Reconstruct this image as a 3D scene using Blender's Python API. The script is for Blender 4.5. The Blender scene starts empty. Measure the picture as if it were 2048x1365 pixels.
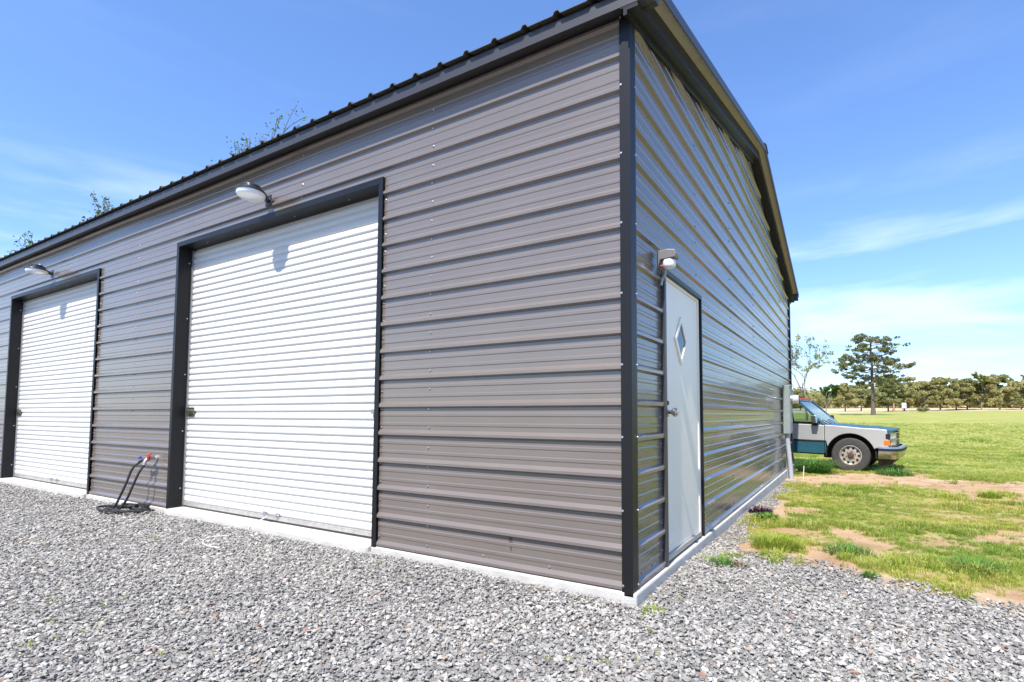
import bpy, bmesh, math, random
import numpy as np
from mathutils import Vector, Matrix, Euler

# ------------------------------------------------------------------ camera, sky, sun, exposure
sc = bpy.context.scene
C = sc.collection
cd = bpy.data.cameras.new('camera')
cam = bpy.data.objects.new('camera', cd); C.objects.link(cam); sc.camera = cam
YAW, PIT, ROL = -0.51121, 0.05506, 0.00077
fw = Vector((math.sin(YAW)*math.cos(PIT), math.cos(YAW)*math.cos(PIT), math.sin(PIT)))
rt = Vector((math.cos(YAW), -math.sin(YAW), 0)); up = rt.cross(fw)
rt2 = rt*math.cos(ROL)+up*math.sin(ROL); up2 = -rt*math.sin(ROL)+up*math.cos(ROL)
m = Matrix((rt2, up2, -fw)).transposed().to_4x4(); m.translation = (1.22311, -3.02213, 1.06798)
cam.matrix_world = m
cd.sensor_fit = 'HORIZONTAL'; cd.sensor_width = 36.0
cd.lens = 1027.75/2048*36
cd.shift_x = -105.86/2048; cd.shift_y = 90.38/2048
cd.clip_start = 0.05; cd.clip_end = 3000

SUN_EL, SUN_AZ = math.radians(56.5), math.radians(4.5)     # azimuth: turned from -Y towards +X
S = Vector((math.sin(SUN_AZ)*math.cos(SUN_EL), -math.cos(SUN_AZ)*math.cos(SUN_EL), math.sin(SUN_EL)))
w = bpy.data.worlds.new('World'); sc.world = w; w.use_nodes = True
nt = w.node_tree; N = nt.nodes; L = nt.links; N.clear()
out = N.new('ShaderNodeOutputWorld'); bg = N.new('ShaderNodeBackground'); bg.inputs[1].default_value = 0.125
sky = N.new('ShaderNodeTexSky'); sky.sky_type = 'NISHITA'; sky.sun_disc = False
sky.sun_elevation = SUN_EL; sky.sun_rotation = math.pi - SUN_AZ
sky.air_density = 1.0; sky.dust_density = 0.25; sky.ozone_density = 2.2; sky.altitude = 200
tint = N.new('ShaderNodeMixRGB'); tint.blend_type = 'MULTIPLY'; tint.inputs[0].default_value = 1
tint.inputs[2].default_value = (0.86, 1.03, 1.29, 1)
L.new(sky.outputs[0], tint.inputs[1])
lum = N.new('ShaderNodeRGBToBW'); L.new(tint.outputs[0], lum.inputs[0])
shl = N.new('ShaderNodeMath'); shl.operation = 'MULTIPLY_ADD'; shl.inputs[1].default_value = 0.055; shl.inputs[2].default_value = 0.88; L.new(lum.outputs[0], shl.inputs[0])
inv = N.new('ShaderNodeMath'); inv.operation = 'DIVIDE'; inv.inputs[0].default_value = 1.0; L.new(shl.outputs[0], inv.inputs[1])
soft = N.new('ShaderNodeMixRGB'); soft.blend_type = 'MULTIPLY'; soft.inputs[0].default_value = 1; L.new(tint.outputs[0], soft.inputs[1]); L.new(inv.outputs[0], soft.inputs[2])
# thin cirrus streaks: noise on the direction flattened to a cloud plane
tc = N.new('ShaderNodeTexCoord'); sep = N.new('ShaderNodeSeparateXYZ'); L.new(tc.outputs['Generated'], sep.inputs[0])
def wm(op, a, b=None, clamp=False):
    n = N.new('ShaderNodeMath'); n.operation = op; n.use_clamp = clamp
    for i, v in enumerate((a, b)):
        if v is None: continue
        if isinstance(v, (int, float)): n.inputs[i].default_value = v
        else: L.new(v, n.inputs[i])
    return n.outputs[0]
mp = N.new('ShaderNodeMapping'); mp.inputs['Rotation'].default_value = (0.05, 0.06, 0); mp.inputs['Scale'].default_value = (1.5, 1.5, 9.0); mp.inputs['Location'].default_value = (5.3, 1.4, 3.2)
L.new(tc.outputs['Generated'], mp.inputs[0])
nz = N.new('ShaderNodeTexNoise'); nz.inputs['Scale'].default_value = 1.15; nz.inputs['Detail'].default_value = 7; nz.inputs['Roughness'].default_value = 0.55; nz.inputs['Distortion'].default_value = 0.25
L.new(mp.outputs[0], nz.inputs[0])
cl = N.new('ShaderNodeMapRange'); cl.interpolation_type = 'SMOOTHSTEP'; cl.inputs['From Min'].default_value = 0.46; cl.inputs['From Max'].default_value = 0.70; cl.inputs['To Max'].default_value = 0.42
L.new(nz.outputs[0], cl.inputs[0])
lowm = N.new('ShaderNodeMapRange'); lowm.interpolation_type = 'SMOOTHSTEP'; lowm.inputs['From Min'].default_value = 0.22; lowm.inputs['From Max'].default_value = 0.42; lowm.inputs['To Min'].default_value = 1; lowm.inputs['To Max'].default_value = 0.06
L.new(sep.outputs[2], lowm.inputs[0])
cm = wm('MULTIPLY', cl.outputs[0], lowm.outputs[0])
hz = N.new('ShaderNodeMapRange'); hz.interpolation_type = 'SMOOTHSTEP'; hz.inputs['From Min'].default_value = 0.0; hz.inputs['From Max'].default_value = 0.30; hz.inputs['To Min'].default_value = 0.10; hz.inputs['To Max'].default_value = 0.0
L.new(sep.outputs[2], hz.inputs[0])
mix = N.new('ShaderNodeMixRGB'); mix.inputs[2].default_value = (6.6, 7.2, 8.0, 1)
L.new(wm('MAXIMUM', cm, hz.outputs[0]), mix.inputs[0]); L.new(soft.outputs[0], mix.inputs[1])
L.new(mix.outputs[0], bg.inputs[0]); L.new(bg.outputs[0], out.inputs[0])

sd = bpy.data.lights.new('sun', 'SUN'); sd.energy = 4.6; sd.angle = math.radians(0.53); sd.color = (1.0, 0.955, 0.885)
sun = bpy.data.objects.new('sun', sd); C.objects.link(sun); sun.rotation_euler = S.to_track_quat('Z', 'Y').to_euler(); sun.location = (8, -20, 30)
sc.render.engine = 'CYCLES'
vs = sc.view_settings; vs.view_transform = 'Standard'; vs.look = 'None'; vs.gamma = 1; vs.use_curve_mapping = False
vs.exposure = 0.88
sc.cycles.max_bounces = 7; sc.cycles.transparent_max_bounces = 12
sc.cycles.use_denoising = True

rnd = random.Random(7); rng = np.random.default_rng(7)

# ------------------------------------------------------------------ helpers
def link(o, parent=None):
    C.objects.link(o)
    if parent is not None: o.parent = parent
    return o
def mesh_from(name, V, Fs, mat=None, smooth=False):
    me = bpy.data.meshes.new(name); me.from_pydata([tuple(map(float, v)) for v in V], [], Fs); me.update()
    if mat: me.materials.append(mat)
    if smooth: me.polygons.foreach_set('use_smooth', [True]*len(me.polygons))
    return me
class MB:
    def __init__(s): s.V = []; s.F = []
    def add(s, V, Fs):
        o = len(s.V); s.V += [tuple(v) for v in V]; s.F += [tuple(i+o for i in f) for f in Fs]; return s
    def box(s, a, b):
        x0, y0, z0 = a; x1, y1, z1 = b
        if x0 > x1: x0, x1 = x1, x0
        if y0 > y1: y0, y1 = y1, y0
        if z0 > z1: z0, z1 = z1, z0
        return s.add([(x0,y0,z0),(x1,y0,z0),(x1,y1,z0),(x0,y1,z0),(x0,y0,z1),(x1,y0,z1),(x1,y1,z1),(x0,y1,z1)],
                     [(0,3,2,1),(4,5,6,7),(0,1,5,4),(1,2,6,5),(2,3,7,6),(3,0,4,7)])
    def prism(s, poly, axis, t0, t1):
        """poly: 2D loop; axis x -> (y,z), y -> (x,z), z -> (x,y)"""
        def P(p, t):
            return {'x': (t, p[0], p[1]), 'y': (p[0], t, p[1]), 'z': (p[0], p[1], t)}[axis]
        n = len(poly); V = [P(p, t0) for p in poly]+[P(p, t1) for p in poly]
        Fs = [tuple(range(n)), tuple(range(2*n-1, n-1, -1))]+[(i, i+n, (i+1) % n+n, (i+1) % n) for i in range(n)]
        return s.add(V, Fs)
    def tube(s, pts, rad, n=8, cap=True):
        pts = [Vector(p) for p in pts]; k = len(pts)
        rads = rad if hasattr(rad, '__len__') else [rad]*k
        V = []; Fs = []; prev = None
        for i, p in enumerate(pts):
            t = (pts[min(i+1, k-1)]-pts[max(i-1, 0)])
            if t.length < 1e-9: t = Vector((0, 0, 1))
            t.normalize()
            if prev is None:
                a = t.orthogonal().normalized()
            else:
                a = prev-t*prev.dot(t)
                a = a.normalized() if a.length > 1e-6 else t.orthogonal().normalized()
            prev = a; b = t.cross(a)
            for j in range(n):
                q = 2*math.pi*j/n; V.append(p+(a*math.cos(q)+b*math.sin(q))*rads[i])
        for i in range(k-1):
            for j in range(n):
                Fs.append((i*n+j, i*n+(j+1) % n, (i+1)*n+(j+1) % n, (i+1)*n+j))
        if cap: Fs += [tuple(range(n-1, -1, -1)), tuple((k-1)*n+j for j in range(n))]
        return s.add(V, Fs)
    def lathe(s, prof, n=24, M=None, cap0=True):
        """prof: (r, h) list, revolved around local Z, then transformed by M"""
        V = []; Fs = []; k = len(prof)
        for (r, h) in prof:
            for j in range(n):
                q = 2*math.pi*j/n; V.append(Vector((r*math.cos(q), r*math.sin(q), h)))
        for i in range(k-1):
            for j in range(n): Fs.append((i*n+j, i*n+(j+1) % n, (i+1)*n+(j+1) % n, (i+1)*n+j))
        if cap0 and prof[0][0] > 1e-6: Fs.append(tuple(range(n-1, -1, -1)))
        if prof[-1][0] > 1e-6: Fs.append(tuple((k-1)*n+j for j in range(n)))
        if M is not None: V = [M @ v for v in V]
        return s.add(V, Fs)
    def mesh(s, name, mat, smooth=False): return mesh_from(name, s.V, s.F, mat, smooth)
    def build(s, name, mat, parent=None, smooth=False, bevel=0):
        o = link(bpy.data.objects.new(name, s.mesh(name, mat, smooth)), parent)
        if bevel:
            b = o.modifiers.new('bevel', 'BEVEL'); b.width = bevel; b.segments = 2; b.limit_method = 'ANGLE'; b.angle_limit = math.radians(40)
        return o
def smooth_by_angle(o, deg=35):
    me = o.data; me.polygons.foreach_set('use_smooth', [True]*len(me.polygons))
    try: me.set_sharp_from_angle(angle=math.radians(deg))
    except Exception: pass
    return o
def tag(o, label, cat, group=None):
    o['label'] = label; o['category'] = cat
    if group: o['group'] = group
    return o
def empty(name, loc=(0, 0, 0), rot=(0, 0, 0)):
    o = bpy.data.objects.new(name, None); C.objects.link(o); o.location = loc; o.rotation_euler = rot; o.empty_display_size = .2; return o
def copy_tree(o, parent=None):
    c = o.copy(); C.objects.link(c); c.parent = parent
    for ch in [x for x in o.children]: copy_tree(ch, c)
    return c
def spline(pts, n=8):
    """Catmull-Rom through pts"""
    P = [Vector(p) for p in pts]; P = [P[0]*2-P[1]]+P+[P[-1]*2-P[-2]]; r = []
    for i in range(1, len(P)-2):
        for k in range(n):
            t = k/n; a, b, c, d = P[i-1:i+3]
            r.append(.5*((2*b)+(c-a)*t+(2*a-5*b+4*c-d)*t*t+(3*b-a-3*c+d)*t**3))
    r.append(P[-2]); return r
def vnoise(x, y, seed=0):
    x = np.asarray(x, float); y = np.asarray(y, float)
    xi = np.floor(x).astype(np.int64); yi = np.floor(y).astype(np.int64); fx = x-xi; fy = y-yi
    def h(a, b):
        v = (a*374761393+b*668265263+seed*1442695041) & 0xffffffff
        v = ((v ^ (v >> 13))*1274126177) & 0xffffffff
        return ((v ^ (v >> 16)) & 0xffff)/65535.0
    fx = fx*fx*(3-2*fx); fy = fy*fy*(3-2*fy)
    return (h(xi, yi)*(1-fx)+h(xi+1, yi)*fx)*(1-fy)+(h(xi, yi+1)*(1-fx)+h(xi+1, yi+1)*fx)*fy
def fbm(x, y, s=1.0, o=4, seed=0):
    r = 0; a = .5; t = 0
    for i in range(o):
        r = r+a*vnoise(np.asarray(x)*s, np.asarray(y)*s, seed+i*17); t += a; a *= .5; s *= 2.03
    return r/t

# ------------------------------------------------------------------ materials
def mat(name, col=(.5, .5, .5), rough=.5, metal=0, spec=.5, var=0.0, vscale=8, bump=0.0, bscale=60, coat=0, trans=0, ior=1.5, objvar=0.0, bump2=0, b2scale=2):
    m = bpy.data.materials.new(name); m.use_nodes = True; n = m.node_tree.nodes; l = m.node_tree.links
    b = n['Principled BSDF']; b.inputs['Base Color'].default_value = (*col, 1); b.inputs['Roughness'].default_value = rough
    b.inputs['Metallic'].default_value = metal; b.inputs['Specular IOR Level'].default_value = spec; b.inputs['IOR'].default_value = ior
    if coat: b.inputs['Coat Weight'].default_value = coat; b.inputs['Coat Roughness'].default_value = .06
    if trans: b.inputs['Transmission Weight'].default_value = trans
    tcn = n.new('ShaderNodeTexCoord')
    colsock = None
    if var:
        nz = n.new('ShaderNodeTexNoise'); nz.inputs['Scale'].default_value = vscale; nz.inputs['Detail'].default_value = 6; nz.inputs['Roughness'].default_value = .6
        l.new(tcn.outputs['Object'], nz.inputs[0])
        mr = n.new('ShaderNodeMapRange'); mr.inputs['From Min'].default_value = .25; mr.inputs['From Max'].default_value = .75; mr.inputs['To Min'].default_value = 1-var; mr.inputs['To Max'].default_value = 1+var
        l.new(nz.outputs[0], mr.inputs[0])
        mx = n.new('ShaderNodeMixRGB'); mx.blend_type = 'MULTIPLY'; mx.inputs[0].default_value = 1; mx.inputs[1].default_value = (*col, 1)
        l.new(mr.outputs[0], mx.inputs[2]); colsock = mx.outputs[0]
    if objvar:
        oi = n.new('ShaderNodeObjectInfo'); mr = n.new('ShaderNodeMapRange'); mr.inputs['To Min'].default_value = 1-objvar; mr.inputs['To Max'].default_value = 1+objvar
        l.new(oi.outputs['Random'], mr.inputs[0]); mx = n.new('ShaderNodeMixRGB'); mx.blend_type = 'MULTIPLY'; mx.inputs[0].default_value = 1; mx.inputs[1].default_value = (*col, 1)
        if colsock: l.new(colsock, mx.inputs[1])
        l.new(mr.outputs[0], mx.inputs[2]); colsock = mx.outputs[0]
    if colsock: l.new(colsock, b.inputs['Base Color'])
    last = None
    for (st, s_) in ((bump, bscale), (bump2, b2scale)):
        if st:
            nz = n.new('ShaderNodeTexNoise'); nz.inputs['Scale'].default_value = s_; nz.inputs['Detail'].default_value = 3
            l.new(tcn.outputs['Object'], nz.inputs[0]); bp = n.new('ShaderNodeBump'); bp.inputs['Strength'].default_value = st; bp.inputs['Distance'].default_value = .02 if s_ > 10 else .05
            l.new(nz.outputs[0], bp.inputs['Height'])
            if last: l.new(last, bp.inputs['Normal'])
            last = bp.outputs[0]
    if last: l.new(last, b.inputs['Normal'])
    return m
M_wall = mat('wall_paint', (.158, .131, .111), .26, spec=.85, var=.07, vscale=1.6, coat=.35)
M_gable = M_wall
M_trim = mat('black_trim', (.011, .0105, .011), .38, spec=.30, var=.15, vscale=3)
M_eave = mat('eave_trim_paint', (.045, .042, .043), .38, var=.1, vscale=3)
M_roof = mat('roof_paint', (.085, .083, .068), .45, var=.1, vscale=2)
M_primer = mat('roof_underside_primer', (.46, .44, .38), .55, var=.08, vscale=5)
M_slat = mat('white_curtain', (.575, .56, .53), .42, var=.035, vscale=2.2, objvar=.02)
M_white = mat('white_door_paint', (.87, .81, .70), .42, var=.02, vscale=3, bump=.05, bscale=220)
M_galv = mat('galvanized', (.42, .42, .43), .38, metal=.85, var=.12, vscale=40)
M_alu = mat('aluminium', (.5, .47, .44), .42, metal=.6, var=.2, vscale=20)
M_brass = mat('zinc_latch', (.20, .17, .10), .32, metal=.8, var=.25, vscale=80)
M_nickel = mat('satin_nickel', (.52, .47, .42), .16, metal=1)
M_screw = mat('screw_zinc', (.52, .52, .52), .3, metal=.8)
M_conc = mat('concrete', (.50, .475, .435), .85, var=.18, vscale=7, bump=.35, bscale=160)
M_dark = mat('dark_inside', (.02, .02, .02), .8)
M_black = mat('black_plastic', (.018, .018, .019), .4, var=.1, vscale=30)
M_lens = mat('frosted_lens', (.78, .80, .82), .22, spec=.5, coat=.3)
M_housing = mat('lamp_housing', (.02, .021, .026), .3, spec=.6)
M_hose = mat('black_hose', (.028, .026, .025), .6, var=.45, vscale=90, bump=.9, bscale=140)
M_red = mat('red_valve', (.42, .06, .04), .4)
M_blue = mat('blue_coupling', (.03, .08, .42), .4)
M_rope = mat('white_rope', (.62, .60, .55), .8, var=.15, vscale=120)
M_meter = mat('meter_box_paint', (.22, .25, .24), .5, var=.12, vscale=12)
M_pvc = mat('grey_pvc', (.34, .36, .38), .42, var=.06, vscale=8)
M_glass = mat('glass', (.85, .9, .9), .02, trans=1.0, ior=1.45)
M_glassdark = mat('dark_pane', (.02, .03, .05), .03, spec=.5)

# ------------------------------------------------------------------ the ground, one sheet
PROF_Y = np.array([-900, -60, -1.0, 1.5, 4.0, 8.0, 11, 25, 50, 85, 150, 180, 300, 900.])
PROF_Z = np.array([-.6, -.12, -.075, -.080, -.120, -.185, -.245, -.18, .30, 1.07, 2.25, 3.30, 5.5, 8.])
def gz(x, y):
    return np.interp(y, PROF_Y, PROF_Z)
def gravel_edge(x, y):
    e = 1.42-np.maximum(0, x-1.15)*.62+(fbm(x, y*0+3.1, 2.2, 3, 5)-.5)*.5
    return e
def gravel_mask(x, y):
    d = gravel_edge(x, y)-y+(fbm(x, y, 5, 3, 9)-.5)*.28
    g = np.clip(d/.26+.5, 0, 1)
    # washed stone along the gable slab
    s = np.clip((.34-.02*np.maximum(y-2, 0)+(fbm(x, y, 4, 3, 12)-.5)*.42-x)/.08, 0, 1)*(y < 7.6)*(y > 1.0)*(x > -.2)
    return np.maximum(g, s*.8)
def grass_mask(x, y):
    n = fbm(x, y, .85, 4, 21); n2 = fbm(x, y, 3.1, 3, 31)
    v = n*.65+n2*.35
    band = np.exp(-((y-(7.6+.25*x+(fbm(x, x*0, 1.1, 2, 44)-.5)*2.4))/1.15)**2)*np.clip((12-np.abs(x-2))/5, 0, 1)   # bare sandy strip
    near = np.exp(-((y-(gravel_edge(x, y)+.15))/.30)**2)*.18
    rightbare = np.exp(-((x-2.75-(.12*(y-2)))/.42)**2)*np.exp(-((y-2.9)/1.4)**2)*.28
    thr = .375+band*.30+near+rightbare
    g = np.clip((v-thr)/.07, 0, 1)
    far = np.clip((y-11)/3, 0, 1)
    g = np.maximum(g, far)
    g = np.where((y < 0) | (x < -.1), np.maximum(g*0, far), g)
    return g*(1-gravel_mask(x, y)*np.clip((9-y)/1, 0, 1))
xs = np.concatenate([np.linspace(-900, -40, 18), np.linspace(-36, -.5, 72), np.arange(-.4, 6.4, .05), np.linspace(6.6, 40, 50), np.linspace(44, 900, 22)])
ys = np.concatenate([np.linspace(-900, -12, 20), np.linspace(-11, -.6, 36), np.arange(-.5, 12.5, .05), np.linspace(12.7, 40, 60), np.linspace(41, 200, 70), np.linspace(210, 900, 16)])
X, Y = np.meshgrid(xs, ys)
GR = gravel_mask(X, Y); GS = grass_mask(X, Y)
GR = np.where(Y < -.5, 1.0, GR); inside = (X < -30) & (Y < 12)
Z = gz(X, Y)+((fbm(X, Y, 1.3, 3, 3)-.5)*.035+(fbm(X, Y, 9, 2, 8)-.5)*.012*(1-GR))*np.clip(1-np.abs(Y)/60, 0, 1)
farb = np.clip((Y-14)/30, 0, 1); Z += farb*(fbm(X, Y, .05, 3, 61)-.5)*.5*np.clip(1-(Y-120)/60, .2, 1)
Z = np.where((GR > .5) & (Y < 3), Z-.02, Z)
nx, ny = len(xs), len(ys)
V = np.stack([X.ravel(), Y.ravel(), Z.ravel()], 1)
i = np.arange(ny-1)[:, None]*nx+np.arange(nx-1)[None, :]
Fq = np.stack([i, i+1, i+1+nx, i+nx], -1).reshape(-1, 4)
gm = bpy.data.meshes.new('ground'); gm.vertices.add(len(V)); gm.vertices.foreach_set('co', V.ravel())
gm.loops.add(Fq.size); gm.loops.foreach_set('vertex_index', Fq.ravel().astype(np.int32))
gm.polygons.add(len(Fq)); gm.polygons.foreach_set('loop_start', np.arange(0, Fq.size, 4, dtype=np.int32)); gm.polygons.foreach_set('loop_total', np.full(len(Fq), 4, np.int32))
gm.update(); gm.polygons.foreach_set('use_smooth', np.ones(len(Fq), bool))
GSC = GS*np.where(Y < 10, .25+.75*np.clip((fbm(X, Y, 5.5, 3, 67)-.38)*5, 0, 1), 1)
for nm, arr in (('gravel', GR), ('grass', GSC)):
    a = gm.attributes.new(nm, 'FLOAT', 'POINT'); a.data.foreach_set('value', arr.ravel().astype(np.float32))
def ground_height(x, y):
    ix = np.clip(np.searchsorted(xs, x)-1, 0, nx-2); iy = np.clip(np.searchsorted(ys, y)-1, 0, ny-2)
    fx = (x-xs[ix])/(xs[ix+1]-xs[ix]); fy = (y-ys[iy])/(ys[iy+1]-ys[iy])
    return (Z[iy, ix]*(1-fx)+Z[iy, ix+1]*fx)*(1-fy)+(Z[iy+1, ix]*(1-fx)+Z[iy+1, ix+1]*fx)*fy
def GZ(x, y): return float(ground_height(np.array([x], float), np.array([y], float))[0])

M_ground = bpy.data.materials.new('ground_soil'); M_ground.use_nodes = True
n = M_ground.node_tree.nodes; l = M_ground.node_tree.links; b = n['Principled BSDF']; b.inputs['Roughness'].default_value = .95; b.inputs['Specular IOR Level'].default_value = .15
tcn = n.new('ShaderNodeTexCoord')
def noise(sc_, det=5, rough=.6, dist=0):
    z = n.new('ShaderNodeTexNoise'); z.inputs['Scale'].default_value = sc_; z.inputs['Detail'].default_value = det; z.inputs['Roughness'].default_value = rough; z.inputs['Distortion'].default_value = dist
    l.new(tcn.outputs['Object'], z.inputs[0]); return z.outputs[0]
def ramp(sock, stops):
    r = n.new('ShaderNodeValToRGB'); e = r.color_ramp.elements
    while len(e) < len(stops): e.new(.5)
    for q, (p, c) in zip(e, stops): q.position = p; q.color = (*c, 1)
    l.new(sock, r.inputs[0]); return r.outputs[0]
def mixc(f, a, c, mode='MIX'):
    x = n.new('ShaderNodeMixRGB'); x.blend_type = mode
    for k, v in enumerate((f, a, c)):
        if isinstance(v, (int, float)): x.inputs[k].default_value = v
        elif isinstance(v, tuple): x.inputs[k].default_value = (*v, 1)
        else: l.new(v, x.inputs[k])
    return x.outputs[0]
sand = ramp(noise(2.4, 8, .65), [(.30, (.33, .195, .105)), (.52, (.46, .31, .185)), (.75, (.58, .45, .31))])
sand = mixc(.35, sand, ramp(noise(55, 4), [(.35, (.5, .5, .5)), (.7, (1.2, 1.2, 1.2))]), 'MULTIPLY')
lawn = ramp(noise(.35, 8, .68, .3), [(.28, (.23, .25, .062)), (.48, (.30, .31, .082)), (.62, (.36, .35, .11)), (.78, (.43, .39, .17))])
lawn = mixc(.65, lawn, ramp(noise(14, 5, .7), [(.30, (.45, .5, .4)), (.55, (1, 1, 1)), (.75, (1.35, 1.3, 1.1))]), 'MULTIPLY')
stone = ramp(noise(70, 3), [(.35, (.16, .154, .145)), (.65, (.29, .28, .264))])
ag = n.new('ShaderNodeAttribute'); ag.attribute_name = 'gravel'; as_ = n.new('ShaderNodeAttribute'); as_.attribute_name = 'grass'
# dry tan strip (unmown straw) before the far trees
sp = n.new('ShaderNodeSeparateXYZ'); l.new(tcn.outputs['Object'], sp.inputs[0])
def gmath(op, a, c=None, clamp=False):
    x = n.new('ShaderNodeMath'); x.operation = op; x.use_clamp = clamp
    for k, v in enumerate((a, c)):
        if v is None: continue
        if isinstance(v, (int, float)): x.inputs[k].default_value = v
        else: l.new(v, x.inputs[k])
    return x.outputs[0]
yy = gmath('ADD', sp.outputs[1], gmath('MULTIPLY', noise(.03, 3), 16))
yy = gmath('SUBTRACT', yy, gmath('MULTIPLY', sp.outputs[0], .75))
strip = gmath('MULTIPLY', gmath('SUBTRACT', yy, 118), .25, True)
straw = ramp(noise(.8, 6), [(.3, (.42, .33, .20)), (.7, (.58, .48, .33))])
base = mixc(as_.outputs['Fac'], sand, lawn)
base = mixc(strip, base, straw)
base = mixc(ag.outputs['Fac'], base, stone)
l.new(base, b.inputs['Base Color'])
bp = n.new('ShaderNodeBump'); bp.inputs['Strength'].default_value = .7; bp.inputs['Distance'].default_value = .03; l.new(noise(28, 6, .7), bp.inputs['Height']); l.new(bp.outputs[0], b.inputs['Normal'])
gm.materials.append(M_ground)
ground = link(bpy.data.objects.new('ground', gm)); ground['kind'] = 'structure'

# ------------------------------------------------------------------ the metal garage
RIB = .2286; LEN = 15.0; DEP = 9.48; WT = 3.70; SL = .24
def wall_top(y): return WT+SL*min(y, DEP-y)
garage = empty('metal_garage'); tag(garage, 'large grey ribbed metal garage with black trim and two white roll-up doors', 'garage')
def rib_profile(z0, z1):
    pts = []
    for k in range(-1, 24):
        zc = k*RIB
        pts += [(zc-.027, 0), (zc-.013, .023), (zc+.005, .023), (zc+.029, 0)]
        for f in (1/3, 2/3):
            mz = zc+RIB*f; pts += [(mz-.017, 0), (mz-.010, .0030), (mz+.008, .0030), (mz+.015, 0)]
    def at(z):
        for (a, oa), (c, oc) in zip(pts, pts[1:]):
            if a <= z <= c: return oa+(oc-oa)*(z-a)/max(c-a, 1e-9)
        return 0
    return [(z0, at(z0))]+[p for p in pts if z0+1e-4 < p[0] < z1-1e-4]+[(z1, at(z1))]
def warp(x, z):
    o = .0016*math.sin(x*1.9+z*.7)*math.sin(z*2.3+x*.6)
    if z > 3.2 and x < -.5: o += .012*math.exp(-((z-3.62)/.16)**2)*math.sin(x*1.05+.6)*math.sin(x*.43+1)
    return o
def panel(name, along, prof, rng_of_z, parent, mt, step=.3, thick=.012):
    """rib panel: along 'x' (front, faces -Y) or 'y' (gable, faces +X). rng_of_z(z)->(a,b)"""
    a0, b0 = rng_of_z(prof[0][0]); nc = max(2, int(abs(b0-a0)/step)+1)
    V = []; Fs = []; k = len(prof)
    for (z, o) in prof:
        a, b_ = rng_of_z(z)
        for j in range(nc):
            t = a+(b_-a)*j/(nc-1)
            V.append((t, -o-warp(t, z), z) if along == 'x' else (o+warp(-t, z*.9), t, z))
    for i in range(k-1):
        for j in range(nc-1):
            q = (i*nc+j, i*nc+j+1, (i+1)*nc+j+1, (i+1)*nc+j)
            Fs.append(q)
    n0 = len(V)
    for (z, o) in (prof[0], prof[-1]):
        for t in rng_of_z(z):
            V.append((t, thick, z) if along == 'x' else (-thick, t, z))
    Fs += [(n0, n0+2, n0+3, n0+1)]
    Fs += [tuple([n0+1]+[i*nc+nc-1 for i in range(k)][::1]+[n0+3]), tuple([n0+2]+[i*nc for i in range(k)][::-1]+[n0])]
    Fs += [tuple([n0]+list(range(nc))+[n0+1])[::-1], tuple([n0+3]+[(k-1)*nc+j for j in range(nc)][::-1]+[n0+2])]
    return link(bpy.data.objects.new(name, mesh_from(name, V, Fs, mt)), parent)
D1 = (-5.76, -2.25); D2 = (-11.485, -7.92); DTOP = 3.105
courses = [(-.022, 4*RIB-.029)]+[(4*j*RIB-.028, 4*(j+1)*RIB-.029) for j in range(1, 6)]
lower = [(-LEN, D2[0]+.012), (D2[1]-.012, D1[0]+.012), (D1[1]-.012, -.04)]
for (z0, z1) in courses:
    z1 = min(z1, WT)
    if z0 >= WT: continue
    if z1 <= DTOP:
        for (a, c) in lower: panel('wall_panel', 'x', rib_profile(z0, z1), lambda z, a=a, c=c: (a, c), garage, M_wall)
    elif z0 < DTOP:
        for (a, c) in lower: panel('wall_panel', 'x', rib_profile(z0, DTOP-.02), lambda z, a=a, c=c: (a, c), garage, M_wall)
        for (a, c) in ((-LEN, -7.0), (-6.999, -.04)): panel('wall_panel', 'x', rib_profile(DTOP-.019, z1), lambda z, a=a, c=c: (a, c), garage, M_wall)
    else:
        for (a, c) in ((-LEN, -7.0), (-6.999, -.04)): panel('wall_panel', 'x', rib_profile(z0, z1), lambda z, a=a, c=c: (a, c), garage, M_wall)
GD = (.60, 1.70); GTOP = 2.16; PEAK = WT+SL*DEP/2
def grange(a, c):
    def f(z):
        e = max(0, (z-WT)/SL); return (max(a, e), min(c, DEP-e))
    return f
for (z0, z1) in courses:
    if z0 > PEAK-.05: continue
    z1 = min(z1, PEAK-.01)
    if z1 <= GTOP:
        panel('wall_panel', 'y', rib_profile(z0, z1), grange(.044, GD[0]+.012), garage, M_gable)
        panel('wall_panel', 'y', rib_profile(z0, z1), grange(GD[1]-.012, DEP-.04), garage, M_gable)
    elif z0 < GTOP:
        panel('wall_panel', 'y', rib_profile(z0, GTOP-.02), grange(.044, GD[0]+.012), garage, M_gable)
        panel('wall_panel', 'y', rib_profile(z0, GTOP-.02), grange(GD[1]-.012, DEP-.04), garage, M_gable)
        panel('wall_panel', 'y', rib_profile(GTOP-.019, z1), grange(.044, DEP-.04), garage, M_gable)
    else:
        panel('wall_panel', 'y', rib_profile(z0, z1), grange(.044, DEP-.04), garage, M_gable)
# unseen solid core added inside the shed to block light
b_ = MB(); poly = [(.20, -.02), (.20, WT-.02), (DEP/2, PEAK-.05), (DEP-.06, WT-.02), (DEP-.06, -.02)]
b_.prism(poly, 'x', -LEN+.05, -.04); b_.build('light_block_core', M_dark, garage)
MB().box((-LEN, DEP-.05, -.02), (-.01, DEP, WT)).build('back_wall', M_wall, garage)
MB().prism([(.02, -.02), (.02, WT-.02), (DEP/2, PEAK-.03), (DEP-.06, WT-.02), (DEP-.06, -.02)], 'x', -LEN-.03, -LEN+.04).build('end_wall', M_wall, garage)
# slab
MB().box((-LEN-.06, -.030, -.45), (.045, DEP+.04, -.024)).build('slab', M_conc, garage, bevel=.012)
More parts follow.
